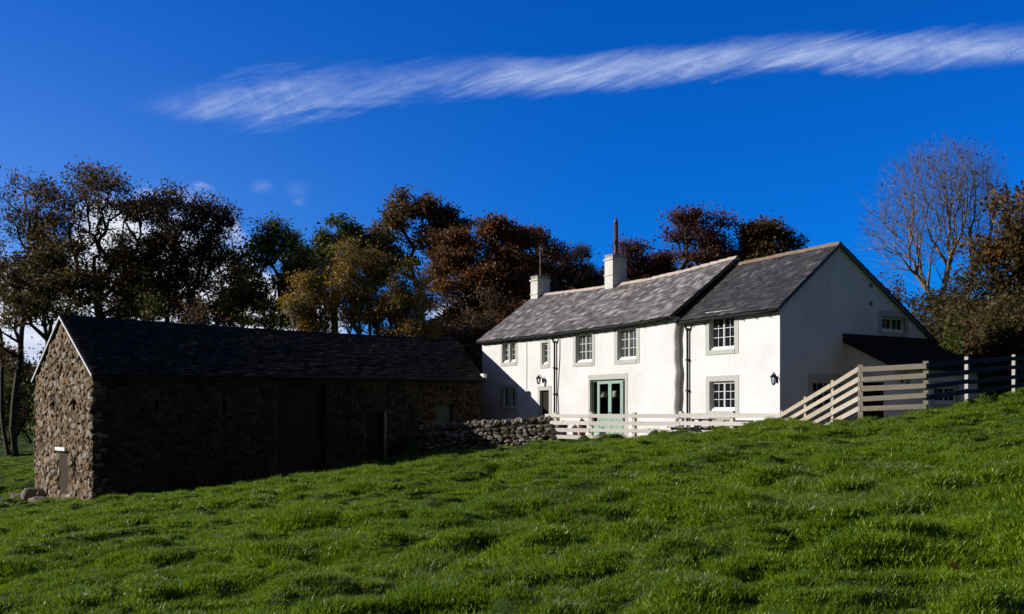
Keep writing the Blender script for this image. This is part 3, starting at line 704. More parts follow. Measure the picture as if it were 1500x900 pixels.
# lean-to on the gable
PJ = 2.12; w0 = gab_y(1237, XR); w1 = YB-.2; XW = XR+PJ-.15
zt_, ze_ = 2.66, 1.66
lt_z = lambda x: zt_-(x-XR)/PJ*(zt_-ze_)
mb = MB()
lw_l = lambda a, z, d: (a, w0+.12+d, z); OLD = (XR+.62, XR+1.55, ZY, 1.05)
wall(mb, XR, XW, ZY-.3, lambda a: lt_z(a)-.06, [OLD], lw_l, .12)
lw_f = lambda a, z, d: (XW-d, a, z)
def op_l(x0, x1, y0, y1): return op_g(x0, x1, y0, y1, XW)
OLW = op_l(1368, 1402, 566, 592); OLW = (OLW[0], OLW[1], OLW[2], OLW[3])
wall(mb, w0+.12, w1, ZY-.3, lambda a: lt_z(XW)-.06, [OLW], lw_f, .12)
mb.quad((XR, w1, ZY-.3), (XW, w1, ZY-.3), (XW, w1, lt_z(XW)-.06), (XR, w1, lt_z(XR)-.06))
lean = hb(mb, 'lean_to', 'cast')
mb = MB()
def P_(x, y, up=0): return (x, y, lt_z(x)+up)
n = 11
for i in range(n):
    x = XR+PJ+.1-(PJ+.1)*i/n; xh = max(XR, x-(PJ+.1)/n*1.5); y = w0-.08
    while y < w1+.1:
        w = random.uniform(.2, .4); b = min(y+w, w1+.12); h_ = random.uniform(.03, .045)
        mb.add([P_(x, y+.003, h_), P_(x, b-.003, h_), P_(xh, b-.003, .012), P_(xh, y+.003, .012), P_(x, y+.003, .005), P_(x, b-.003, .005)], [[0, 1, 2, 3], [4, 5, 1, 0], [0, 3, 4], [1, 5, 2]]); y += w
mb.hexa([P_(XR, w0-.1, -.15), P_(XR+PJ+.09, w0-.1, -.15), P_(XR+PJ+.09, w1+.12, -.15), P_(XR, w1+.12, -.15), P_(XR, w0-.1, .004), P_(XR+PJ+.09, w0-.1, .004), P_(XR+PJ+.09, w1+.12, .004), P_(XR, w1+.12, .004)], 1)
mb.box(XR, XR+.12, w0-.1, YB+.1, zt_+.03, zt_+.14, 1)
mb.build('roof', ['slateb', 'black'], lean, off=OFF)
s = MB(); pbox(s, lw_l, OLD[0], OLD[1], OLD[2], OLD[3], .08, .12); dr = s.build('door', 'dwood', lean, off=OFF)
window(lean, OLW, lw_f, .18, rows=2, cols=2, setback=.07)
bpy.data.objects[-1]
# lantern beside the lean-to window
yy_ = gab_y(1321, XW); lantern((XW+.02, yy_, gz(1321, 556, XW)), (1, 0, 0), 2)

# ------------------------------------------------------------------ barn
BO = Vector((-14.74, 36.04, -2.81)); BA = math.atan2(.637, .771); BL, BW = 17.3, 7.22
barn = empty('stone_barn', (BO.x, BO.y, BO.z), BA)
tag(barn, 'long dark rubble stone barn with slate roof and white edged gable', 'barn')
BOF = (0, 0, BO.z)
EX, EY = Vector((.771, .637)), Vector((-.637, .771))
def bx(px):    # local x on the barn front
    r = (px-750)/1500; return (r*BO.y-BO.x)/(.771-.637*r)
def bz(px, py): return (605-py)/1500*(BO.y+.637*bx(px))
def by(px):
    r = (px-750)/1500; return (BO.x-r*BO.y)/(.771*r+.637)
def byz(px, py): return (605-py)/1500*(BO.y+.771*by(px))
SK = 1.22/3.61            # the far end of the barn is skewed
xe = lambda y: BL+SK*y
ez_f = lambda x: 1.44+.19*x/BL; ez_r = lambda x: 3.63-.09*x/BL-.07*math.sin(math.pi*min(1, max(0, x/BL)))
def bprof(x, y): h = BW/2; k = 1-abs(y-h)/h; return ez_f(x)+(ez_r(x)-ez_f(x))*max(0, k)
front = lambda a, z, d: (a, d, z); gabp = lambda a, z, d: (d, a, z)
def ob(x0, x1, y0, y1): xm = (x0+x1)/2; return (bx(x0), bx(x1), bz(xm, y1), bz(xm, y0))
def og(x0, x1, y0, y1): xm = (x0+x1)/2; a, b = by(x1), by(x0); return (a, b, byz(xm, y1), byz(xm, y0))
HF = [ob(227, 232, 586, 606), ob(326, 331.5, 586, 606), ob(407, 478, 563, 674), ob(536, 563, 603, 668), ob(640, 664, 592, 630)]
HF[2] = (HF[2][0], HF[2][1], -2.3, HF[2][3]); HF[3] = (HF[3][0], HF[3][1], -2.2, HF[3][3])
HG = [og(88, 99, 661, 728), og(106.5, 111.5, 586, 600), og(76.5, 80, 588, 600), og(91.5, 96, 628, 638), og(108.5, 112.5, 671, 690), og(88.5, 91.5, 536, 546)]
HG[0] = (HG[0][0], HG[0][1], -3.1, HG[0][3])
mb = MB()
def in_hole(a0, a1, z0, z1, H): return any(a1 > h[0]+.02 and a0 < h[1]-.02 and z1 > h[2]+.02 and z0 < h[3]-.02 for h in H)
BB = -4.0
# the bodies of the walls, then rubble faces set into them
def near_wall(A, B, H, top, place, flip):
    wall(mb, A, B, BB, top, H, place, .45, 0, flip)
near_wall(0, BL, HF, lambda a: ez_f(a)-.03, front, False)
wall(mb, 0, BW/2, BB, lambda a: bprof(0, a)-.05, [h for h in HG if h[1] <= BW/2], gabp, .45, 0, True)
wall(mb, BW/2, BW, BB, lambda a: bprof(0, a)-.05, [h for h in HG if h[0] >= BW/2], gabp, .45, 0, True)
print('gable holes', HG, BW/2)
mb.add([(BL, 0, BB), (xe(BW), BW, BB), (xe(BW), BW, 1.5), (xe(BW/2), BW/2, 3.5), (BL, 0, 1.58)], [[0, 1, 2, 3, 4]])
mb.quad((0, BW, BB), (xe(BW), BW, BB), (xe(BW), BW, 1.5), (0, BW, 1.4))
for a, b in ((0, 1),):
    mb.quad((.46, .46, 1.3), (BL-.4, .46, 1.3), (BL-.4, .46, BB), (.46, .46, BB)) if False else None
def rubble(A0, A1, z0, top, H, place, mi, small, rot, prot=.05):
    z = z0
    while z < 4.2:
        hrow = random.uniform(*small); a = A0-random.uniform(0, .2)
        while a < A1:
            w = random.uniform(small[0]*1.0, small[1]*1.9); h = hrow*random.uniform(.75, 1.25); am = a+w/2; zm = z+hrow/2+random.uniform(-.10, .10)
            if am+w*.3 < A1+.03 and am-w*.3 > A0-.03 and zm+h*.35 < top(am) and not in_hole(am-w*.35, am+w*.35, zm-h*.4, zm+h*.4, H):
                p = place(am, zm, random.uniform(0, .04)); d_ = random.uniform(.11, .11+1.4*prot)
                mb.stone(p, (w*1.0, d_, h*1.02) if rot == 0 else (d_, w*1.0, h*1.02), 0, mi, .35) if rot == 0 else mb.stone(p, (d_, w, h), 0, mi, .2, 2, random.uniform(-.6, .6))
            a += w*.88
        z += hrow*.80
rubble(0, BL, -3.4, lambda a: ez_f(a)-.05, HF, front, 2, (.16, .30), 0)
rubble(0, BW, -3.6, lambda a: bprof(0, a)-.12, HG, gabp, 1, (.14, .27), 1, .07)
z = -3.4; k = 0       # quoins
while z < 1.3:
    h = random.uniform(.2, .34); l1, l2 = (.62, .34) if k % 2 else (.34, .62)
    mb.stone((l1/2-.03, l2/2-.03, z+h/2), (l1, l2, h*1.0), 0, 3, .03, 2); z += h*.96; k += 1
bw_ = mb.build('wall', ['mortar', 'stone', 'stoned', 'quoin'], barn, off=BOF)
# backing behind the slit openings
mb = MB(); mb.box(.5, BL-.5, .5, BW-.5, BB, 1.2); mb.build('interior', 'dark', barn, off=BOF)
# roof
mb = MB(); X0 = -.10
def slope(sgn):
    e = lambda x: ((-.22, ez_f(x)-.22*(ez_r(x)-ez_f(x))/(BW/2)+.04) if sgn > 0 else (BW+.22, ez_f(x)-.1)); r = lambda x: (BW/2, ez_r(x)+.04)
    return e, r
e, r = slope(1)
# skewed end: run slates on a slightly sheared grid
def shear(P0):
    x, y, z = P0; k = x/BL if x > 0 else 0; return (x+k*SK*max(0, y), y, z)
tmp = MB(); slates(tmp, 0, 0, X0, BL+.08, e, r, row=.22, wid=.34, wave=.035); e2, r2 = slope(-1); slates(tmp, 0, 0, X0, BL+.08, e2, r2, row=.45, wid=.6)
tmp.v = [shear(p) for p in tmp.v]; mb.add(tmp.v, tmp.f, 0)
for (ee, rr) in ((e, r), (e2, r2)):
    n = 10
    for i in range(n):
        a, b = X0+.01+(BL+.08-X0-.02)*i/n, X0+.01+(BL+.08-X0-.02)*(i+1)/n; h_ = .10
        P8 = []
        for dz in (-h_-.04, -.045): P8 += [shear((a, ee(a)[0], ee(a)[1]+dz)), shear((b, ee(b)[0], ee(b)[1]+dz)), shear((b, rr(b)[0], rr(b)[1]+dz)), shear((a, rr(a)[0], rr(a)[1]+dz))]
        mb.hexa(P8, 1)
br = mb.build('roof', ['slateb', 'dark'], barn, off=BOF)
mb = MB(); x = X0
while x < BL+.05:
    w = min(random.uniform(.4, .6), BL+.08-x); z = ez_r(x+w/2)+.04+random.uniform(-.01, .015); c = BW/2
    mb.add([shear(p) for p in [(x, c-.16, z-.08), (x+w-.01, c-.16, z-.08), (x+w-.01, c, z+.06), (x, c, z+.06), (x+w-.01, c+.16, z-.08), (x, c+.16, z-.08)]], [[0, 1, 2, 3], [3, 2, 4, 5], [0, 3, 5], [1, 4, 2]]); x += w
mb.build('ridge', 'dark', br, off=BOF)
# pale mortar / board along the verges
mb = MB()
for (ya, za), (yb, zb) in (((-.2, e(0)[1]-.03), (BW/2, r(0)[1]-.03)), ((BW+.2, e2(0)[1]-.06), (BW/2, r2(0)[1]-.03))):
    mb.hexa([(-.135, ya, za-.05), (-.10, ya, za-.05), (-.10, yb, zb-.05), (-.135, yb, zb-.05), (-.135, ya, za+.03), (-.10, ya, za+.03), (-.10, yb, zb+.03), (-.135, yb, zb+.03)])
mb.build('verge_board', 'wpaint', barn, off=BOF)
mb = MB(); a_ = shear((BL+.09, -.15, ez_f(BL)-.02)); mb.box(a_[0]-.12, a_[0]+.05, -.2, .05, ez_f(BL)-.05, ez_f(BL)+.16); mb.build('kneeler', 'wpaint', barn, off=BOF)
# doors
def planks(name, H, place, m, depth, n, lab=None):
    s = MB(); a0, a1, z0, z1 = H
    for k in range(n):
        p, q_ = a0+(a1-a0)*k/n, a0+(a1-a0)*(k+1)/n; pbox(s, place, p+.006, q_-.006, z0+random.uniform(0, .03), z1, depth+random.uniform(0, .008), depth+.05)
    for t in (.2, .8): pbox(s, place, a0+.03, a1-.03, z0+(z1-z0)*t-.06, z0+(z1-z0)*t+.06, depth-.025, depth)
    o = s.build(name, m, barn, off=BOF)
    if lab: o['label'] = lab
    return o
d1 = planks('door', HF[2], front, 'dwood', .25, 16, 'tall double plank barn door'); 
s = MB(); xm = (HF[2][0]+HF[2][1])/2; pbox(s, front, xm-.05, xm+.05, -.9, -.72, .20, .25); s.build('latch', 'black', d1, off=BOF)
planks('door', HF[3], front, 'dwood', .2, 6, 'low plank door beside a pale post')
planks('window_shutter', HF[4], front, 'dgreen', .16, 4, 'dull green shutter')
planks('door', HG[0], gabp, 'pdoor', .22, 4, 'narrow weathered door in the gable')
s = MB(); a0, a1, z0, z1 = HF[2]; pbox(s, front, a0-.3, a1+.35, z1, z1+.2, -.07, .3); s.build('lintel', 'dwood', barn, off=BOF)
s = MB(); a0, a1, z0, z1 = HF[3]; pbox(s, front, a0-.15, a1+.15, z1, z1+.14, -.05, .3); s.build('lintel', 'dwood', barn, off=BOF)
s = MB(); pbox(s, front, a1-.02, a1+.07, z0-.2, z1, -.06, .02); s.build('door_post', 'gwood', barn, off=BOF)
s = MB(); a0, a1, z0, z1 = HG[0]; pbox(s, gabp, a0-.18, a1+.10, z1+.02, z1+.15, -.17, .3); s.build('lintel', 'wpaint', barn, off=BOF)
s = MB(); x = bx(511); s.tube([(x, -.16, ez_f(x)-.15), (x, -.12, -2.2)], .045, 8); s.build('downpipe', 'black', barn, off=BOF)
s = MB(); s.tube([(xx, -.27, ez_f(xx)-.12) for xx in np.linspace(bx(395), BL, 6)], .055, 8); s.build('gutter', 'black', barn, off=BOF)

def bw(x, y): p = EX*x+EY*y; return (BO.x+p.x, BO.y+p.y)
# boulders at the foot of the gable
labs = [('large pale boulder lying at the back corner of the barn gable', -.35, 6.3, .85, .55), ('rounded grey boulder left of the gable door', -.45, 5.3, .7, .42),
        ('flat dark boulder nearest the gable door', -.4, 4.55, .85, .32), ('small upright stone leaning on the gable foot', -.22, 5.85, .4, .72), ('broad low boulder at the left end of the stones', -.55, 7.3, .8, .3),
        ('block of fallen stone right of the gable door', -.32, 2.35, .65, .42), ('small stone by the front corner of the barn', -.3, .75, .5, .4), ('half buried stone furthest from the gable', -1.2, 7.9, .7, .25)]
for lb, x, y, w, h in labs:
    wx, wy = bw(x, y); s = MB(); s.stone((0, 0, h*.35), (w, w*.8, h), random.uniform(0, 3), 0, .3, 2)
    o = s.build('boulder', 'quoin'); o.location = (wx, wy, hz(wx, wy)-.02); tag(o, lb, 'boulder', 'loose boulders at the foot of the barn gable')

# ------------------------------------------------------------------ drystone wall
def stonewall(A, B, zt0, zt1, name, label):
    A = Vector(A); B = Vector(B); L = (B-A).length; d = (B-A)/L; n = Vector((d.y, -d.x)); ang = math.atan2(d.y, d.x); mb = MB()
    def pt(a, off): q = A+d*a+n*off; return q.x, q.y
    hx = [pt(0, -.14), pt(L, -.14), pt(L, .14), pt(0, .14)]
    mb.hexa([(p[0], p[1], -2.4) for p in hx]+[(hx[0][0], hx[0][1], zt0-.3), (hx[1][0], hx[1][1], zt1-.3), (hx[2][0], hx[2][1], zt1-.3), (hx[3][0], hx[3][1], zt0-.3)], 1)
    for side in (-1, 1):
        z = -.05; 
        row = 0; zz = 0.
        while zz < 1.35:
            h = random.uniform(.10, .2); a = random.uniform(-.1, 0)
            while a < L:
                w = random.uniform(.14, .46); t = (a+w/2)/L; top = zt0+(zt1-zt0)*t-.22; z = top-1.35+zz+h/2+random.uniform(-.03, .03)
                if z+h/2 < top+.04 and random.random() > .05:
                    q = pt(a+w/2, side*(.20+(top-z)*.06)); mb.stone((q[0], q[1], z), (w*.98, random.uniform(.22, .36), h*1.0), ang, 0, .3)
                a += w*.94
            zz += h*.9
    a = 0
    while a < L:       # cope stones on edge
        w = random.uniform(.10, .24); t = a/L; q = pt(a, 0); h = random.uniform(.22, .36)
        mb.stone((q[0], q[1], zt0+(zt1-zt0)*t-.14+random.uniform(-.03, .03)), (w*1.1, random.uniform(.35, .5), h), ang, 0, .5); a += w*.9
    o = mb.build(name, ['dry', 'mortar']); tag(o, label, 'wall'); return o
stonewall((-3.75, 43.0), (1.62, 40.75), -.50, -.10, 'drystone_wall', 'rough drystone field wall running from the barn to the rail fence')

# ------------------------------------------------------------------ fences
def fence_run(root, pts, zts, posts, nr, sp, m, mr=None, rail_h=.10, side=1, drop=0, postw=.13, extend=.0):
    """pts: corner points, zts: rail tops there; posts: fractions per segment"""
    off = root.location
    for k in range(len(pts)-1):
        A = Vector((*pts[k], zts[k])); B = Vector((*pts[k+1], zts[k+1])); d = (B-A); dn = Vector((d.x, d.y, 0)).normalized(); n = Vector((dn.y, -dn.x, 0))*side
        for f in posts[k]:
            p = A+d*f; s = MB(); zb = hz(p.x, p.y)-.25; p2 = p-n*(.02+postw/2)
            hw = postw/2; tz = p.z+.06+random.uniform(-.01, .04); lean_ = random.uniform(-.015, .015)
            P8 = []
            for z, l_ in ((zb, 0), (tz, lean_)):
                for i, j in ((-1, -1), (1, -1), (1, 1), (-1, 1)): P8.append(Vector((p2.x, p2.y, z))+dn*(i*hw+l_)+n*j*hw)
            s.hexa(P8); s.build('post', m, root, off=off)
        fr = sorted(set([0.]+[f for f in posts[k] if .02 < f < .98][1::2]+[1.]))
        for i in range(nr):
            for f0, f1 in zip(fr, fr[1:]):
                e0 = -extend if f0 == 0 and k == 0 else 0
                a = A+d*(f0)+dn*(e0+.008)+n*.004; b = A+d*f1-dn*.008+n*.004; dz = -rail_h/2-i*sp+random.uniform(-.012, .012)
                mid = (a+b)/2+Vector((0, 0, dz+random.uniform(-.02, .01)))
                s = MB(); s.beam(a+Vector((0, 0, dz+random.uniform(-.01, .01))), b+Vector((0, 0, dz+random.uniform(-.01, .01))), .038, rail_h*random.uniform(.88, 1.06), 0, .007)
                s.build('rail', mr or m, root, off=off)
def fr_at(px, A, B): # fraction on segment whose image column is px
    r = (px-750)/1500; return (r*A[1]-A[0])/((B[0]-A[0])-r*(B[1]-A[1]))
rt = empty('rail_fence', (FA[0], FA[1], hz(*FA))); tag(rt, 'pale low four rail wooden fence in front of the white house wall', 'fence')
fence_run(rt, [FA, FB], [-.045, -.03], [[fr_at(p, FA, FB) for p in (813, 864, 927, 996, 1071, 1150)]], 4, .275, 'fence', rail_h=.14, extend=.25)
rt = empty('rail_fence', (FB[0], FB[1], hz(*FB))); tag(rt, 'tan rail fence climbing the bank to the gable corner, five bars at its top', 'fence')
fence_run(rt, [FB, FC], [-.03, 1.28], [[.0, .33, .67]], 5, .27, 'fence2', rail_h=.135)
fence_run(rt, [FC, FD], [1.26, 1.34], [[0.0, .985]], 5, .27, 'fence2', rail_h=.135)
rt = empty('rail_fence', (FE[0], FE[1], hz(*FE))); tag(rt, 'shadowed rail fence running right along the hilltop with sunlit post edges', 'fence')
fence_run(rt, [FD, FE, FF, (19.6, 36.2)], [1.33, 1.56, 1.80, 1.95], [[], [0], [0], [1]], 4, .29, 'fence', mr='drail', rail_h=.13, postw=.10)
# small iron hoop railing behind the fence corner
rl = empty('hoop_railing', (9.25, 33.2, ZY)); tag(rl, 'low black iron railing with hooped tops behind the foot of the sloping fence', 'railing')
for k in range(4):
    s = MB(); x = k*.30; H = .92+.0*k
    s.tube([(x, -x*.25, 0), (x, -x*.25, H), (x+.03, -x*.25, H+.07), (x+.08, -x*.25, H+.09), (x+.13, -x*.25, H+.07), (x+.16, -x*.25, H), (x+.16, -x*.25, 0)], .013, 6); s.build('hoop', 'black', rl)
for z in (.2, .8): s = MB(); s.tube([(0, 0, z), (1.1, -.27, z)], .012, 6); s.build('bar', 'black', rl)

# ------------------------------------------------------------------ things in the yard
def at_h(lx, ly, z=ZY+.01): p = HO+HU*lx+HV*ly; return (p.x, p.y, z)
HR = math.atan2(-.842, .539)
xb0 = fac_x(1033, -.45); xb1 = fac_x(1070, -.45); bl = xb1-xb0
bn = empty('garden_bench', at_h((xb0+xb1)/2, -.3), HR); tag(bn, 'pale slatted garden bench against the white wall under the lower right window', 'bench')
s = MB()
for k in range(5): s.box(-bl/2+.03, bl/2-.03, -.45+k*.095, -.37+k*.095, .42, .445)
s.build('seat', 'bench', bn)
s = MB(); n = int(bl/.085)
for k in range(n): x = -bl/2+.06+(bl-.12)*k/(n-1); s.box(x-.022, x+.022, .02, .045, .5, .86)
s.box(-bl/2+.03, bl/2-.03, .005, .05, .86, .93); s.build('backrest', 'bench', bn)
for sx in (-1, 1):
    s = MB(); s.box(sx*(bl/2-.03)-.03, sx*(bl/2-.03)+.03, -.45, -.39, 0, .66); s.build('leg', 'bench', bn)
    s = MB(); s.box(sx*(bl/2-.03)-.03, sx*(bl/2-.03)+.03, .0, .06, 0, .93); s.build('leg', 'bench', bn)
    s = MB(); s.box(sx*(bl/2-.03)-.035, sx*(bl/2-.03)+.035, -.5, .0, .66, .69); s.build('armrest', 'bench', bn)
tb = empty('picnic_table', at_h(fac_x(1022, -1.1), -1.15), HR); tag(tb, 'dark low picnic table between the fence and the downpipes', 'table')
s = MB()
for k in range(5): s.box(-.62, .62, -.36+k*.145, -.225+k*.145, .70, .735)
s.build('table_top', 'gwood', tb)
for sy in (-1, 1): s = MB(); s.box(-.62, .62, sy*.72-.12, sy*.72+.12, .42, .455); s.build('seat', 'gwood', tb)
for sx in (-1, 1):
    s = MB(); s.beam((sx*.45, -.22, .70), (sx*.45, -.62, 0), .04, .09); s.build('leg', 'gwood', tb)
    s = MB(); s.beam((sx*.45, .22, .70), (sx*.45, .62, 0), .04, .09); s.build('leg', 'gwood', tb)
    s = MB(); s.beam((sx*.49, -.75, .38), (sx*.49, .75, .38), .04, .08); s.build('brace', 'gwood', tb)
def pot(px, v, r, h, m, label, plant=True):
    t = empty('plant_pot', at_h(fac_x(px, v), v)); tag(t, label, 'plant pot')
    s = MB(); s.lathe([(r*.7, 0), (r, h*.85), (r*1.1, h*.85), (r*1.1, h), (r*.95, h), (r*.9, h*.88)], n=16); s.build('pot', m, t, True)
    if plant:
        V = rng.normal(0, 1, (160, 3)); V /= np.linalg.norm(V, axis=1)[:, None]; P0 = V*np.array([r*1.15, r*1.15, r*1.1])*rng.random((160, 1))**.4+np.array([0, 0, h+r*.7])
        A_ = rng.normal(0, .035, (160, 3)); B_ = rng.normal(0, .035, (160, 3)); VV = np.stack([P0-A_, P0-B_, P0+A_, P0+B_], 1).reshape(-1, 3)
        mesh_np('foliage', VV, np.arange(640).reshape(-1, 4), 'l_green', t)
pot(853, -.6, .17, .36, 'terra', 'terracotta pot left of the French doors', True)
pot(1082, -.3, .19, .34, 'black', 'dark plant pot at the right end of the garden bench', True)
pot(826, -.4, .16, .30, 'lead', 'grey pot with a bushy plant near the left downpipe', True)

# ------------------------------------------------------------------ trees
def tubes_np(P0, P1, R0, R1, n):
    D = P1-P0; L = np.linalg.norm(D, axis=1, keepdims=True)+1e-9; D = D/L
    ref = np.where(np.abs(D[:, 2:3]) < .9, np.array([[0, 0, 1.]]), np.array([[1., 0, 0]]))
    A = np.cross(D, ref); A /= np.linalg.norm(A, axis=1, keepdims=True); B = np.cross(D, A)
    a = 2*np.pi*np.arange(n)/n; ca, sa = np.cos(a)[None, :, None], np.sin(a)[None, :, None]
    ring = A[:, None]*ca+B[:, None]*sa
    V = np.concatenate([P0[:, None]+ring*R0[:, None, None], P1[:, None]+ring*R1[:, None, None]], 1)
    E = len(P0); k = np.arange(n); k2 = (k+1) % n
    F = np.stack([k, k2, n+k2, n+k], 1)[None]+(np.arange(E)*2*n)[:, None, None]
    return V.reshape(-1, 3), F.reshape(-1, 4)
def cluster(blobs, r, k=8):
    out = []
    for b in blobs:
        for i in range(k):
            u_ = r.normal(size=3); u_ /= np.linalg.norm(u_); u_[2] = u_[2] if i else .9
            q = r.uniform(.30, 1.0); f = r.uniform(.24, .42); out.append(np.concatenate([b[:3]+u_*b[3:]*q, b[3:]*f*np.array([r.uniform(.9, 1.5), 1.1, r.uniform(.5, .85)])]))
    return out
def skeleton(base, fork, blobs, N, alpha, r, trunk_r, tip=.012, kink=.12, lowfork=.0, flat=1.0, multi=1, shell=.5):
    """grow branches from a trunk to points spread through the crown (blobs: centre xyz + radii)"""
    nodes = []; par = []
    nt_ = 9; ph = r.uniform(0, 6, 2); am = (fork[2]-base[2])*r.uniform(.02, .05)
    for m_ in range(multi):
        b0 = base+np.array([r.normal(0, .35), r.normal(0, .35), 0])*(multi > 1); fk = fork+np.array([r.normal(0, .8), r.normal(0, .6), 0])*(multi > 1)
        st0 = len(nodes)
        for i in range(nt_+1):
            t = i/nt_; p = b0*(1-t)+fk*t; p = p+np.array([math.sin(t*4.2+ph[0])-math.sin(ph[0]), math.sin(t*3.6+ph[1])-math.sin(ph[1]), 0])*am*(1-t*.5)+np.array([r.normal(0, .05), r.normal(0, .05), 0])*(0 < i)*trunk_r*3
            nodes.append(p); par.append(-1 if i == 0 else len(nodes)-2)
    tn = len(nodes)
    vol = np.array([b[3]*b[4]*b[5] for b in blobs])**.42; pick = r.choice(len(blobs), N, p=vol/vol.sum())
    U = r.normal(size=(N, 3)); U /= np.linalg.norm(U, axis=1)[:, None]; q = r.random((N, 1))**(1/(3*shell+1.5)*.9+.08)
    C = np.array([b[:3] for b in blobs])[pick]; Rr = np.array([b[3:6] for b in blobs])[pick]
    P = C+U*q*Rr*(1+r.normal(0, .07, (N, 1)))
    P = P[P[:, 2] > base[2]+.3]
    o = np.argsort(np.linalg.norm((P-fork)*np.array([1, 1, flat]), axis=1)); P = P[o]
    cap_ = tn+len(P)*8; NP = np.zeros((cap_, 3)); PL = np.zeros(cap_); NP[:tn] = nodes; par = par+[-1]*(cap_-tn)
    for i in range(tn):
        if par[i] >= 0: PL[i] = PL[par[i]]+np.linalg.norm(NP[i]-NP[par[i]])
    cnt = tn
    low = np.ones(cap_, bool); hmin = base[2]+(fork[2]-base[2])*lowfork
    for i in range(tn): low[i] = NP[i, 2] >= hmin
    for p in P:
        dv = p-NP[:cnt]; dd_ = np.linalg.norm(dv, axis=1)
        down = np.clip(-dv[:, 2], 0, None)
        cost = dd_+alpha*PL[:cnt]+.5*down+(~low[:cnt])*50
        j = int(np.argmin(cost)); L = dd_[j]; k = min(6, max(1, int(L/.75))); prev_ = j; a0 = NP[j].copy()
        sag = r.normal(0, kink*L, 3)
        for s_ in range(1, k+1):
            t = s_/k; pp = a0*(1-t)+p*t+sag*math.sin(math.pi*t)*.5+(r.normal(0, kink*.25, 3) if s_ < k else 0)
            pp = pp + np.array([0, 0, -1])*0
            NP[cnt] = pp; par[cnt] = prev_; PL[cnt] = PL[prev_]+np.linalg.norm(pp-NP[prev_]); prev_ = cnt; cnt += 1
    NP = NP[:cnt]; par = np.array(par[:cnt]); e = 2.35; acc = np.zeros(cnt); kids = np.zeros(cnt, int)
    for i in range(cnt):
        if par[i] >= 0: kids[par[i]] += 1
    for i in range(cnt-1, -1, -1):
        if kids[i] == 0: acc[i] = tip**e
        if par[i] >= 0: acc[par[i]] += acc[i]
    rad = acc**(1/e); rm = rad.max()
    rad = tip+(rad-tip)*((trunk_r-tip)/max(rm-tip, .02))
    for m_ in range(multi):
        i = m_*(nt_+1); rad[i] *= 1.35
    return NP, par, rad, kids
TREES = []
def blobs_px(depth, L, yr=.9):
    s = depth/1500; return [np.array([(a-750)*s, depth+dy, (605-b)*s, rx*s, max(rx, ry)*s*yr, ry*s]) for a, b, rx, ry, dy in [(t+(0,))[:5] for t in L]]
def tree(name, label, cat, px, depth, blobs, fork_y, N=900, leaves=12000, leaf=.14, lm='l_oak', bark='bark', alpha=.45, trunk_r=.3, tip=.012,
         twigs=2, twl=.6, seed=0, kink=.17, lean=0, group=None, base_y=None, multi=1, lowfork=.42, spread=.24, shell=.5, twig_up=.3, yr=.9, sub=8):
    r = np.random.default_rng(seed+100); s = depth/1500; bxw = (px-lean-750)*s; by_ = depth
    bz_ = float(base_h(bxw, by_))-.15; base = np.array([bxw, by_, bz_]); B = blobs_px(depth, blobs, yr); B = cluster(B, r, sub) if sub else B
    fork = np.array([(px-750)*s, depth, (605-fork_y)*s])
    NP, par, rad, kids = skeleton(base, fork, B, N, alpha, r, trunk_r, tip, kink, lowfork, multi=multi, shell=shell)
    NP = NP-base; i = np.where(par >= 0)[0]; P0 = NP[par[i]]; P1 = NP[i]; R0 = np.minimum(rad[par[i]], rad[i]*1.6+.01); R1 = rad[i]
    thick = R1 > .035
    V1, F1 = tubes_np(P0[thick], P1[thick], R0[thick], R1[thick], 7); V2, F2 = tubes_np(P0[~thick], P1[~thick], R0[~thick], R1[~thick], 3)
    fine = np.where((rad < tip*3.2) & (par >= 0))[0]
    VV = [V1, V2]; FF_ = [F1, F2+len(V1)]; tip_pts = NP[fine]
    if twigs and len(fine):
        src = np.repeat(fine, twigs); out = NP[src]-NP[np.maximum(par[src], 0)]; out /= (np.linalg.norm(out, axis=1)[:, None]+1e-6)
        dr_ = out*.9+r.normal(0, .6, (len(src), 3))+np.array([0, 0, twig_up]); dr_ /= np.linalg.norm(dr_, axis=1)[:, None]
        ln = twl*r.uniform(.4, 1.2, (len(src), 1)); E1 = NP[src]+dr_*ln; V3, F3 = tubes_np(NP[src], E1, np.full(len(src), tip*.75), np.full(len(src), tip*.3), 3)
        VV.append(V3); FF_.append(F3+len(V1)+len(V2)); tip_pts = np.concatenate([tip_pts, E1, NP[src]+dr_*ln*.5])
    root = empty(name, tuple(base)); tag(root, label, cat, group)
    mesh_np('trunk', np.concatenate(VV), np.concatenate(FF_), bark, root, smooth=True)
    if leaves:
        # clumps: only some twigs carry many leaves, so gaps stay between them
        wgt = r.gamma(.6, 1, len(tip_pts)); wgt /= wgt.sum()
        src = r.choice(len(tip_pts), leaves, p=wgt); c = tip_pts[src]+r.normal(0, spread, (leaves, 3))*np.array([1, 1, .6])
        a = r.normal(size=(leaves, 3)); a /= np.linalg.norm(a, axis=1)[:, None]; b = np.cross(a, r.normal(size=(leaves, 3))); b /= np.linalg.norm(b, axis=1)[:, None]
        sz = leaf*r.uniform(.5, 1.3, (leaves, 1)); V = np.stack([c-a*sz, c-b*sz*.55, c+a*sz*.9, c+b*sz*.6], 1).reshape(-1, 3)
        mesh_np('crown', V, np.arange(leaves*4).reshape(-1, 4), lm, root)
    return root
GB = 'autumn trees of the wood behind the barn'
tree('oak_tree', 'dark multi-trunk tree with bronze top, cut by the left edge', 'tree', 14, 57, [(18, 292, 58, 52), (-45, 330, 60, 60), (50, 345, 40, 40), (-10, 400, 90, 60), (45, 455, 55, 55), (-30, 500, 70, 70)], 480, 1300, 10000, .09, 'l_oak', trunk_r=.17, seed=1, lean=-2, group=GB, multi=2, lowfork=.4)
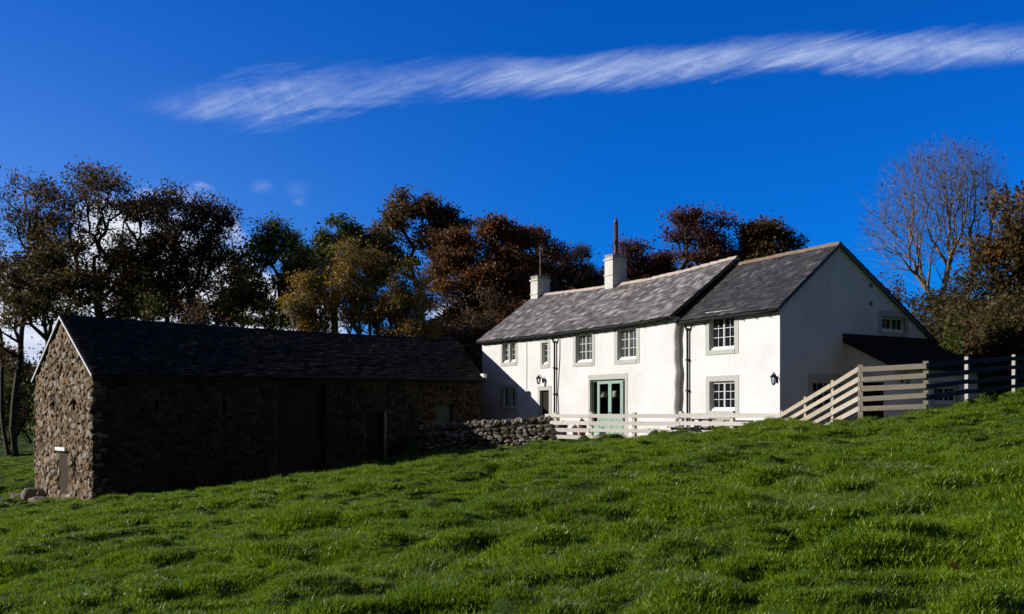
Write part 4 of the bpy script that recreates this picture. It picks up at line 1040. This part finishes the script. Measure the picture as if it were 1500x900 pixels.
tree('oak_tree', 'broad open oak with a forked trunk above the left end of the barn roof', 'tree', 140, 57, [(150, 290, 66, 48), (110, 330, 55, 55), (195, 320, 50, 48), (95, 385, 45, 40), (190, 400, 62, 50), (140, 350, 60, 50), (100, 425, 60, 30), (185, 435, 60, 30)], 415, 1500, 15000, .09, 'l_oak', trunk_r=.25, seed=2, lean=4, group=GB, lowfork=.5)
tree('ash_tree', 'thin leaning tree between the barn gable and the broad open oak', 'tree', 75, 52, [(72, 400, 50, 45), (50, 450, 45, 50), (105, 440, 45, 40)], 500, 700, 6500, .09, 'l_olive', trunk_r=.13, seed=23, lean=22, group=GB, lowfork=.3)
tree('alder_tree', 'slim dark tree just right of the broad open oak', 'tree', 236, 58, [(235, 322, 42, 36), (222, 390, 42, 45), (258, 430, 45, 40), (240, 370, 48, 50), (210, 440, 45, 35)], 450, 1000, 9500, .095, 'l_olive', trunk_r=.15, seed=3, lean=-2, group=GB)
tree('alder_tree', 'dense red-brown tree with bare top twigs, above the barn roof', 'tree', 283, 57, [(292, 325, 42, 38), (268, 375, 38, 60), (315, 375, 38, 55), (285, 440, 55, 50), (330, 335, 18, 22)], 430, 1300, 9500, .09, 'l_brown', trunk_r=.15, seed=4, group=GB, twl=.8)
tree('oak_tree', 'gappy olive tree with crooked low limbs right of the red-brown tree', 'tree', 402, 56, [(400, 350, 38, 28), (372, 385, 35, 38), (428, 385, 38, 35), (365, 440, 42, 32), (420, 430, 45, 38), (395, 465, 50, 28)], 455, 1100, 12500, .09, 'l_green', trunk_r=.17, seed=5, group=GB, lowfork=.5)
tree('oak_tree', 'rounded dark green oak left of the tallest middle tree', 'tree', 495, 69, [(458, 368, 38, 30), (500, 352, 36, 26), (530, 362, 38, 30), (550, 390, 40, 40), (480, 400, 60, 36), (445, 420, 40, 40)], 440, 1000, 18000, .12, 'l_green', trunk_r=.24, seed=6, group=GB)
tree('oak_tree', 'tallest middle oak with a rust tinged lobed crown', 'tree', 610, 73, [(575, 330, 30, 24), (605, 310, 34, 24), (645, 320, 34, 28), (665, 345, 24, 24), (610, 365, 66, 42), (560, 372, 35, 34), (655, 380, 34, 38)], 440, 1200, 19000, .12, 'l_oak', trunk_r=.26, seed=7, group=GB)
tree('oak_tree', 'wide flat-topped russet oak left of the thin chimney flue', 'tree', 690, 64.5, [(650, 372, 38, 34), (690, 355, 36, 28), (725, 352, 36, 27), (755, 368, 36, 32), (690, 405, 66, 36), (740, 415, 50, 30)], 462, 1500, 21000, .11, 'l_red', trunk_r=.24, seed=8, group=GB, lowfork=.5)
tree('oak_tree', 'thinning brown oak directly behind the thin chimney flue', 'tree', 785, 68, [(775, 365, 42, 33), (810, 385, 32, 35), (780, 405, 48, 32)], 440, 1200, 8500, .10, 'l_red', trunk_r=.2, seed=9, group=GB, lowfork=.5)
tree('bare_tree', 'almost leafless round tree between the two chimneys', 'tree', 846, 76, [(850, 385, 34, 31), (832, 405, 34, 26), (862, 405, 24, 24)], 440, 1200, 600, .12, 'l_red', trunk_r=.17, tip=.014, seed=10, group=GB, twigs=3, alpha=.6)
tree('oak_tree', 'low copper leaved tree directly right of the thick chimney flue', 'tree', 940, 70, [(925, 385, 40, 26), (965, 390, 32, 24)], 425, 800, 6000, .095, 'l_red2', trunk_r=.17, seed=11, group=GB)
tree('oak_tree', 'open copper leaved oak with a curved trunk above the middle of the house roof', 'tree', 1000, 62, [(1008, 330, 36, 28), (1040, 350, 27, 32), (1015, 365, 40, 26), (1045, 385, 40, 18)], 395, 1000, 8500, .09, 'l_red2', trunk_r=.17, seed=12, group=GB, lowfork=.5)
tree('oak_tree', 'dense dark brown domed tree above the join of the two roofs', 'tree', 1118, 62, [(1105, 352, 38, 27), (1140, 358, 30, 24), (1095, 375, 34, 22), (1120, 380, 45, 20)], 400, 1000, 15000, .10, 'l_oak', trunk_r=.18, seed=13, group=GB)
tree('bare_tree', 'large leafless tree with fine upswept twigs behind the right slope of the gable', 'tree', 1383, 50, [(1372, 300, 105, 88), (1335, 345, 75, 62), (1425, 310, 60, 85), (1385, 265, 78, 58)], 478, 1700, 1300, .06, 'l_olive', 'barkb', alpha=.62, trunk_r=.20, tip=.0065, twigs=3, twl=.75, seed=14, kink=.05, lowfork=.55, shell=.5, twig_up=.7, yr=.6, sub=0)
tree('beech_tree', 'big brown tree cut off by the right edge of the photo', 'tree', 1512, 44, [(1515, 340, 60, 80), (1470, 400, 55, 60), (1530, 430, 70, 80), (1480, 460, 60, 50)], 460, 1300, 15000, .11, 'l_oak', 'barkl', trunk_r=.3, seed=15, lowfork=.2, twl=.7)
BG = [(-30, 70, 350, 'l_brown'), (62, 66, 330, 'l_oak'), (178, 69, 345, 'l_brown'), (212, 64, 385, 'l_olive'), (318, 68, 352, 'l_olive'), (352, 64, 392, 'l_brown'), (448, 76, 372, 'l_olive'), (545, 80, 352, 'l_brown'), (672, 79, 350, 'l_brown'), (735, 78, 355, 'l_brown'), (820, 82, 375, 'l_brown'), (905, 80, 388, 'l_red2'), (968, 78, 378, 'l_red2'), (1062, 74, 372, 'l_red2')]
BGL = ['far thin tree at the left edge, behind the multi-trunk tree', 'thin far tree in the gap left of the broad open oak', 'thin far tree in the gap right of the broad open oak', 'small olive tree behind the slim dark tree', 'thin olive tree in the gap right of the red-brown tree',
       'small brown tree in the gap left of the gappy olive tree', 'tree filling the gap left of the rounded dark green oak', 'far brown tree between the green oak and the tallest oak', 'far brown tree behind the flat-topped russet oak', 'far brown tree behind the right half of the russet oak',
       'far twiggy tree left of the leafless round tree', 'far low copper tree hidden behind the thick flue', 'far sparse copper tree left of the open copper oak', 'far low tree in the dip between the two trees above the roofs']
for k, ((px, dp, ty, lm), lb) in enumerate(zip(BG, BGL)):
    hh = (500-ty)*.5; tree('woodland_tree', lb, 'tree', px, dp, [(px, ty+hh*.45, 26, hh*.45), (px-18, ty+hh*.95, 28, hh*.5), (px+20, ty+hh*.9, 28, hh*.5), (px, ty+hh*1.4, 38, hh*.5)], ty+hh*1.5, 700, 5000, .10, lm, trunk_r=.13, seed=200+k, lowfork=.3, sub=6, group=GB)
tree('oak_tree', 'oak standing just outside the left edge, shading the grass beyond the barn', 'tree', -130, 46, [(-130, 430, 80, 100)], 570, 600, 6000, .15, 'l_oak', trunk_r=.35, seed=44)
# birches with yellowing leaves behind the barn roof
GBI = 'slim birches with yellowing leaves behind the barn roof'
bl_ = [(446, 404, 'leftmost pale stemmed birch, leaning over the barn ridge'), (478, 392, 'short yellow birch second from the left of the birch row'), (512, 366, 'birch with the brightest golden top'),
       (550, 374, 'pale stemmed birch in the middle of the yellow clump'), (584, 396, 'birch beside the tallest middle oak'), (612, 410, 'rightmost low birch of the yellow clump')]
for k, (px, ty, lb) in enumerate(bl_):
    tree('birch_tree', lb, 'tree', px, 53.6+.7*(k % 2), [(px, ty+24, 16, 30), (px-7, ty+60, 26, 36), (px+8, ty+95, 26, 36)], ty+50, 560, 4300, .075, 'l_yel', 'barkp', alpha=.85, trunk_r=.09, tip=.008, twigs=3, seed=30+k, group=GBI, lowfork=.1, kink=.06, twig_up=1.0, spread=.22, sub=6, multi=2)
# shrubs
def bush(label, px, depth, ty, rx, lm, seed, group, by_=None, leaves=5000, N=420, leaf=.11, bark='bark', base=None, twl=.6):
    s = depth/1500; gz_ = float(base_h((px-750)*s, depth)); gy = 605-gz_/s; cy = (ty+gy)/2; ry = max(12, (gy-ty)/2)
    return tree('shrub', label, 'shrub', px, depth, [(px, cy, rx, ry), (px-rx*.5, cy+ry*.35, rx*.6, ry*.6), (px+rx*.5, cy+ry*.3, rx*.6, ry*.65)], gy-(gy-ty)*.22, N, leaves, leaf, lm, bark, alpha=.7, trunk_r=.09, tip=.008, twigs=3, twl=twl, seed=seed, group=group, lowfork=0., sub=7, multi=3, kink=.08, twig_up=.6)
GU = 'undergrowth behind the barn'
ub = [(10, 64, 530, 40, 'l_green', 'dark shrub at the left edge behind the barn gable'), (52, 66, 500, 50, 'l_brown', 'brown thicket seen left of the barn gable'), (118, 52, 432, 38, 'l_green', 'green shrub under the broad open oak'),
      (178, 53, 425, 40, 'l_green', 'dark shrub above the barn roof, right of the broad oak trunk'), (232, 51, 440, 36, 'l_olive', 'olive shrub under the slim dark tree'), (300, 51, 428, 40, 'l_brown', 'twiggy brown shrub under the red-brown tree'),
      (362, 53.2, 448, 30, 'l_green', 'low dark shrub left of the gappy olive tree'), (415, 53.5, 445, 32, 'l_green', 'low shrub at the foot of the gappy olive tree')]
for k, (px, dp, ty, rx, lm, lb) in enumerate(ub): bush(lb, px, dp, ty+4, rx, lm, 50+k, GU, leaves=6500, leaf=.09)
GH = 'brown thicket on the bank left of the house'
ub = [(632, 60, 425, 42, 'l_brown', 'dark brown shrub under the tallest middle oak'), (672, 59, 440, 40, 'l_brown', 'russet shrub high on the bank, left of the house roof'), (712, 60, 436, 42, 'l_brown', 'shrub on the bank above the lowest corner of the house roof'),
      (752, 62, 430, 40, 'l_red', 'rust coloured shrub left of the chimney with the thin flue'), (650, 60, 470, 42, 'l_brown', 'dark shrub behind the right end of the barn ridge'), (695, 61, 466, 34, 'l_brown', 'dark shrub in the gap between barn roof and house roof'), (590, 58, 440, 36, 'l_brown', 'shrub between the birches and the dark bank'),
      (800, 66, 425, 40, 'l_brown', 'shrub behind the ridge between the chimneys'), (900, 66, 420, 40, 'l_brown', 'shrub hidden mostly by the thicker chimney'), (960, 64, 408, 36, 'l_brown', 'low shrub behind the ridge, left of the open copper oak')]
for k, (px, dp, ty, rx, lm, lb) in enumerate(ub): bush(lb, px, dp, ty, rx, lm, 70+k, GH, leaves=6000)
GR = 'thicket behind the lean-to and the hilltop fence'
ub = [(1335, 50, 402, 38, 'l_brown', 'dark shrub behind the lower right slope of the gable'), (1385, 47, 415, 42, 'l_olive', 'shrub around the foot of the large leafless tree'), (1430, 44, 400, 45, 'l_olive', 'olive shrub right of the leafless tree trunk'),
      (1475, 41, 410, 50, 'l_brown', 'brown shrub above the right end of the hilltop fence'), (1520, 38, 420, 50, 'l_olive', 'shrub cut off by the right edge of the photo'), (1420, 43, 450, 40, 'l_green', 'low dark shrub behind the lean-to roof'), (1465, 39, 468, 40, 'l_olive', 'low shrub directly behind the last fence posts')]
for k, (px, dp, ty, rx, lm, lb) in enumerate(ub): bush(lb, px, dp, ty, rx, lm, 90+k, GR, leaves=6500, bark='barkl', leaf=.09)
# far belt of woodland closing the view under the left trees
def belt(name, x0, x1, y, h, n, lm, seed):
    r = np.random.default_rng(seed); x = r.uniform(x0, x1, n); yy = y+r.uniform(0, 14, n); g = base_h(x, yy); top = h*(.55+.45*vnoise(x*.12, yy*0, 4))
    z = g+top*r.random(n)**.8; c = np.stack([x, yy, z], 1); a = r.normal(size=(n, 3)); b = r.normal(size=(n, 3)); s = .42
    a = a/np.linalg.norm(a, axis=1)[:, None]*s; b = b/np.linalg.norm(b, axis=1)[:, None]*s*.6
    V = np.stack([c-a, c-b, c+a, c+b], 1).reshape(-1, 3); o = mesh_np(name, V, np.arange(4*n).reshape(-1, 4), lm); tag(o, kind='stuff'); return o
tag(belt('far_woodland', -75, -20, 92, 7, 16000, 'l_brown', 5), 'far dark strip of woodland seen under the left trees', 'woodland')
tag(belt('bank_woodland', -14, 17, 78, 5, 22000, 'l_brown', 6), 'dense dark undergrowth covering the bank behind the buildings', 'woodland')

# ------------------------------------------------------------------ grass
TC = bpy.data.collections.new('grass_tufts')
def tuft(name, n, h, spread, m, r, w=.006, flat=0.):
    V = []; F = []; 
    for k in range(n):
        a = r.uniform(0, 2*np.pi); d0 = spread*math.sqrt(r.random()); bx_, by_ = d0*math.cos(a), d0*math.sin(a)
        lean = r.uniform(.15, 1.0)+flat; la = a+r.normal(0, .8) if r.random() < .6 else r.uniform(0, 6.28); L = h*r.uniform(.5, 1.2)
        dx, dy = math.cos(la), math.sin(la); wa = r.uniform(0, 6.28); sx, sy = math.cos(wa)*w, math.sin(wa)*w; o = len(V)
        for t in (0, .5, 1.):
            out = L*lean*t*t*.75; z = L*t*(1-.35*lean*t) ; z = max(z, 0) 
            ww = 1-t*.95; V += [(bx_+dx*out-sx*ww, by_+dy*out-sy*ww, z), (bx_+dx*out+sx*ww, by_+dy*out+sy*ww, z)]
        F += [(o, o+1, o+3, o+2), (o+2, o+3, o+5, o+4)]
    me = bpy.data.meshes.new(name); me.from_pydata(V, [], F); me.materials.append(M[m]); me.update()
    o = bpy.data.objects.new(name, me); TC.objects.link(o); return o
r = np.random.default_rng(3)
for k in range(6): tuft('tuft_a%d' % k, 42, .062, .15, 'grass', r, .0050, .35)
for k in range(3): tuft('tuft_b%d' % k, 34, .095, .09, 'grass', r, .0055, .1)
tuft('tuft_c0', 14, .09, .12, 'straw', r, .004, .6); tuft('tuft_c1', 10, .13, .12, 'straw', r, .004, .8)
# points: dense near, coarser and larger with distance
pts = []; 
def scatter(n, y0, y1, fac_):
    r_ = np.sqrt(r.uniform(y0*y0, y1*y1, n)); t = r.uniform(-.60, .60, n); return np.stack([t*r_, r_], 1)
A1_ = scatter(66000, 5.0, 16, 1); A2_ = scatter(70000, 16, 34, 1); A3_ = scatter(26000, 34, 56, 1); A4_ = scatter(8000, 56, 110, 1)
side = np.stack([r.uniform(-60, 60, 9000), r.uniform(2, 60, 9000)], 1)
PT = np.concatenate([A1_, A2_, A3_, A4_, side]); sdv = poly_sd(PT[:, 0], PT[:, 1], YARD)
lb_ = np.stack([(PT[:, 0]-BO.x)*EX.x+(PT[:, 1]-BO.y)*EX.y, (PT[:, 0]-BO.x)*EY.x+(PT[:, 1]-BO.y)*EY.y], 1)
inb = (lb_[:, 0] > 0) & (lb_[:, 0] < BL+2) & (lb_[:, 1] > 0) & (lb_[:, 1] < BW)
keep = (sdv > -.1) & ~inb; PT = PT[keep]
dist = np.hypot(PT[:, 0], PT[:, 1]); lmp = lumps(PT[:, 0], PT[:, 1])
sc = (.80+dist*.020)*r.uniform(.7, 1.35, len(PT))*(.75+1.3*np.clip(vnoise(PT[:, 0]*1.1, PT[:, 1]*1.5, 9)-.3, 0, 1)); sc = np.minimum(sc, 1.9)
kind = r.integers(0, 6, len(PT)); tall = r.random(len(PT)) < .14; kind[tall] = r.integers(6, 9, tall.sum())
stw = (vnoise(PT[:, 0]*.6, PT[:, 1]*.8, 12) > .66) & (r.random(len(PT)) < .22) | (r.random(len(PT)) < .025); kind[stw] = r.integers(9, 11, stw.sum())
ZP = height(PT[:, 0], PT[:, 1])-.01
me = bpy.data.meshes.new('grass'); me.vertices.add(len(PT)); me.vertices.foreach_set('co', np.concatenate([PT, ZP[:, None]], 1).astype(np.float32).ravel())
for nm, ty, dat in (('sc', 'FLOAT', sc.astype(np.float32)), ('kind', 'INT', kind.astype(np.int32)), ('rz', 'FLOAT', r.uniform(0, 6.28, len(PT)).astype(np.float32))):
    a = me.attributes.new(nm, ty, 'POINT'); a.data.foreach_set('value', dat)
me.update(); go = bpy.data.objects.new('grass', me); COL.objects.link(go); tag(go, 'rough green pasture grass covering the hillside', 'grass', kind='stuff')
def scatter_gn(obj, coll, nm):
    gt = bpy.data.node_groups.new(nm, 'GeometryNodeTree'); gt.interface.new_socket('Geometry', in_out='INPUT', socket_type='NodeSocketGeometry'); gt.interface.new_socket('Geometry', in_out='OUTPUT', socket_type='NodeSocketGeometry')
    N_ = gt.nodes; gi = N_.new('NodeGroupInput'); go_ = N_.new('NodeGroupOutput'); ip = N_.new('GeometryNodeInstanceOnPoints'); ci_ = N_.new('GeometryNodeCollectionInfo')
    ci_.inputs[0].default_value = coll; ci_.inputs['Separate Children'].default_value = True; ci_.inputs['Reset Children'].default_value = True
    def at(n_, t_): x = N_.new('GeometryNodeInputNamedAttribute'); x.data_type = t_; x.inputs[0].default_value = n_; return x.outputs[0]
    cx = N_.new('ShaderNodeCombineXYZ'); gt.links.new(at('rz', 'FLOAT'), cx.inputs[2])
    gt.links.new(gi.outputs[0], ip.inputs['Points']); gt.links.new(ci_.outputs[0], ip.inputs['Instance']); ip.inputs['Pick Instance'].default_value = True
    gt.links.new(at('kind', 'INT'), ip.inputs['Instance Index']); gt.links.new(cx.outputs[0], ip.inputs['Rotation']); gt.links.new(at('sc', 'FLOAT'), ip.inputs['Scale'])
    gt.links.new(ip.outputs[0], go_.inputs[0]); md = obj.modifiers.new('scatter', 'NODES'); md.node_group = gt
scatter_gn(go, TC, 'grass_scatter')
# fallen leaves on the grass
n = 650; PL_ = scatter(n, 6, 30, 1); zz = height(PL_[:, 0], PL_[:, 1])+.07; c = np.concatenate([PL_, zz[:, None]], 1)
a = r.normal(size=(n, 3))*np.array([1, 1, .35]); b = np.cross(a, np.array([0, 0, 1.])+r.normal(0, .5, (n, 3))); a = a/np.linalg.norm(a, axis=1)[:, None]; b = b/np.linalg.norm(b, axis=1)[:, None]; s_ = r.uniform(.02, .05, (n, 1))
V = np.stack([c-a*s_, c-b*s_*.6, c+a*s_, c+b*s_*.7], 1).reshape(-1, 3); o = mesh_np('fallen_leaves', V, np.arange(4*n).reshape(-1, 4), 'l_oak'); tag(o, 'scattered brown leaves lying on the pasture', 'leaves', kind='stuff')
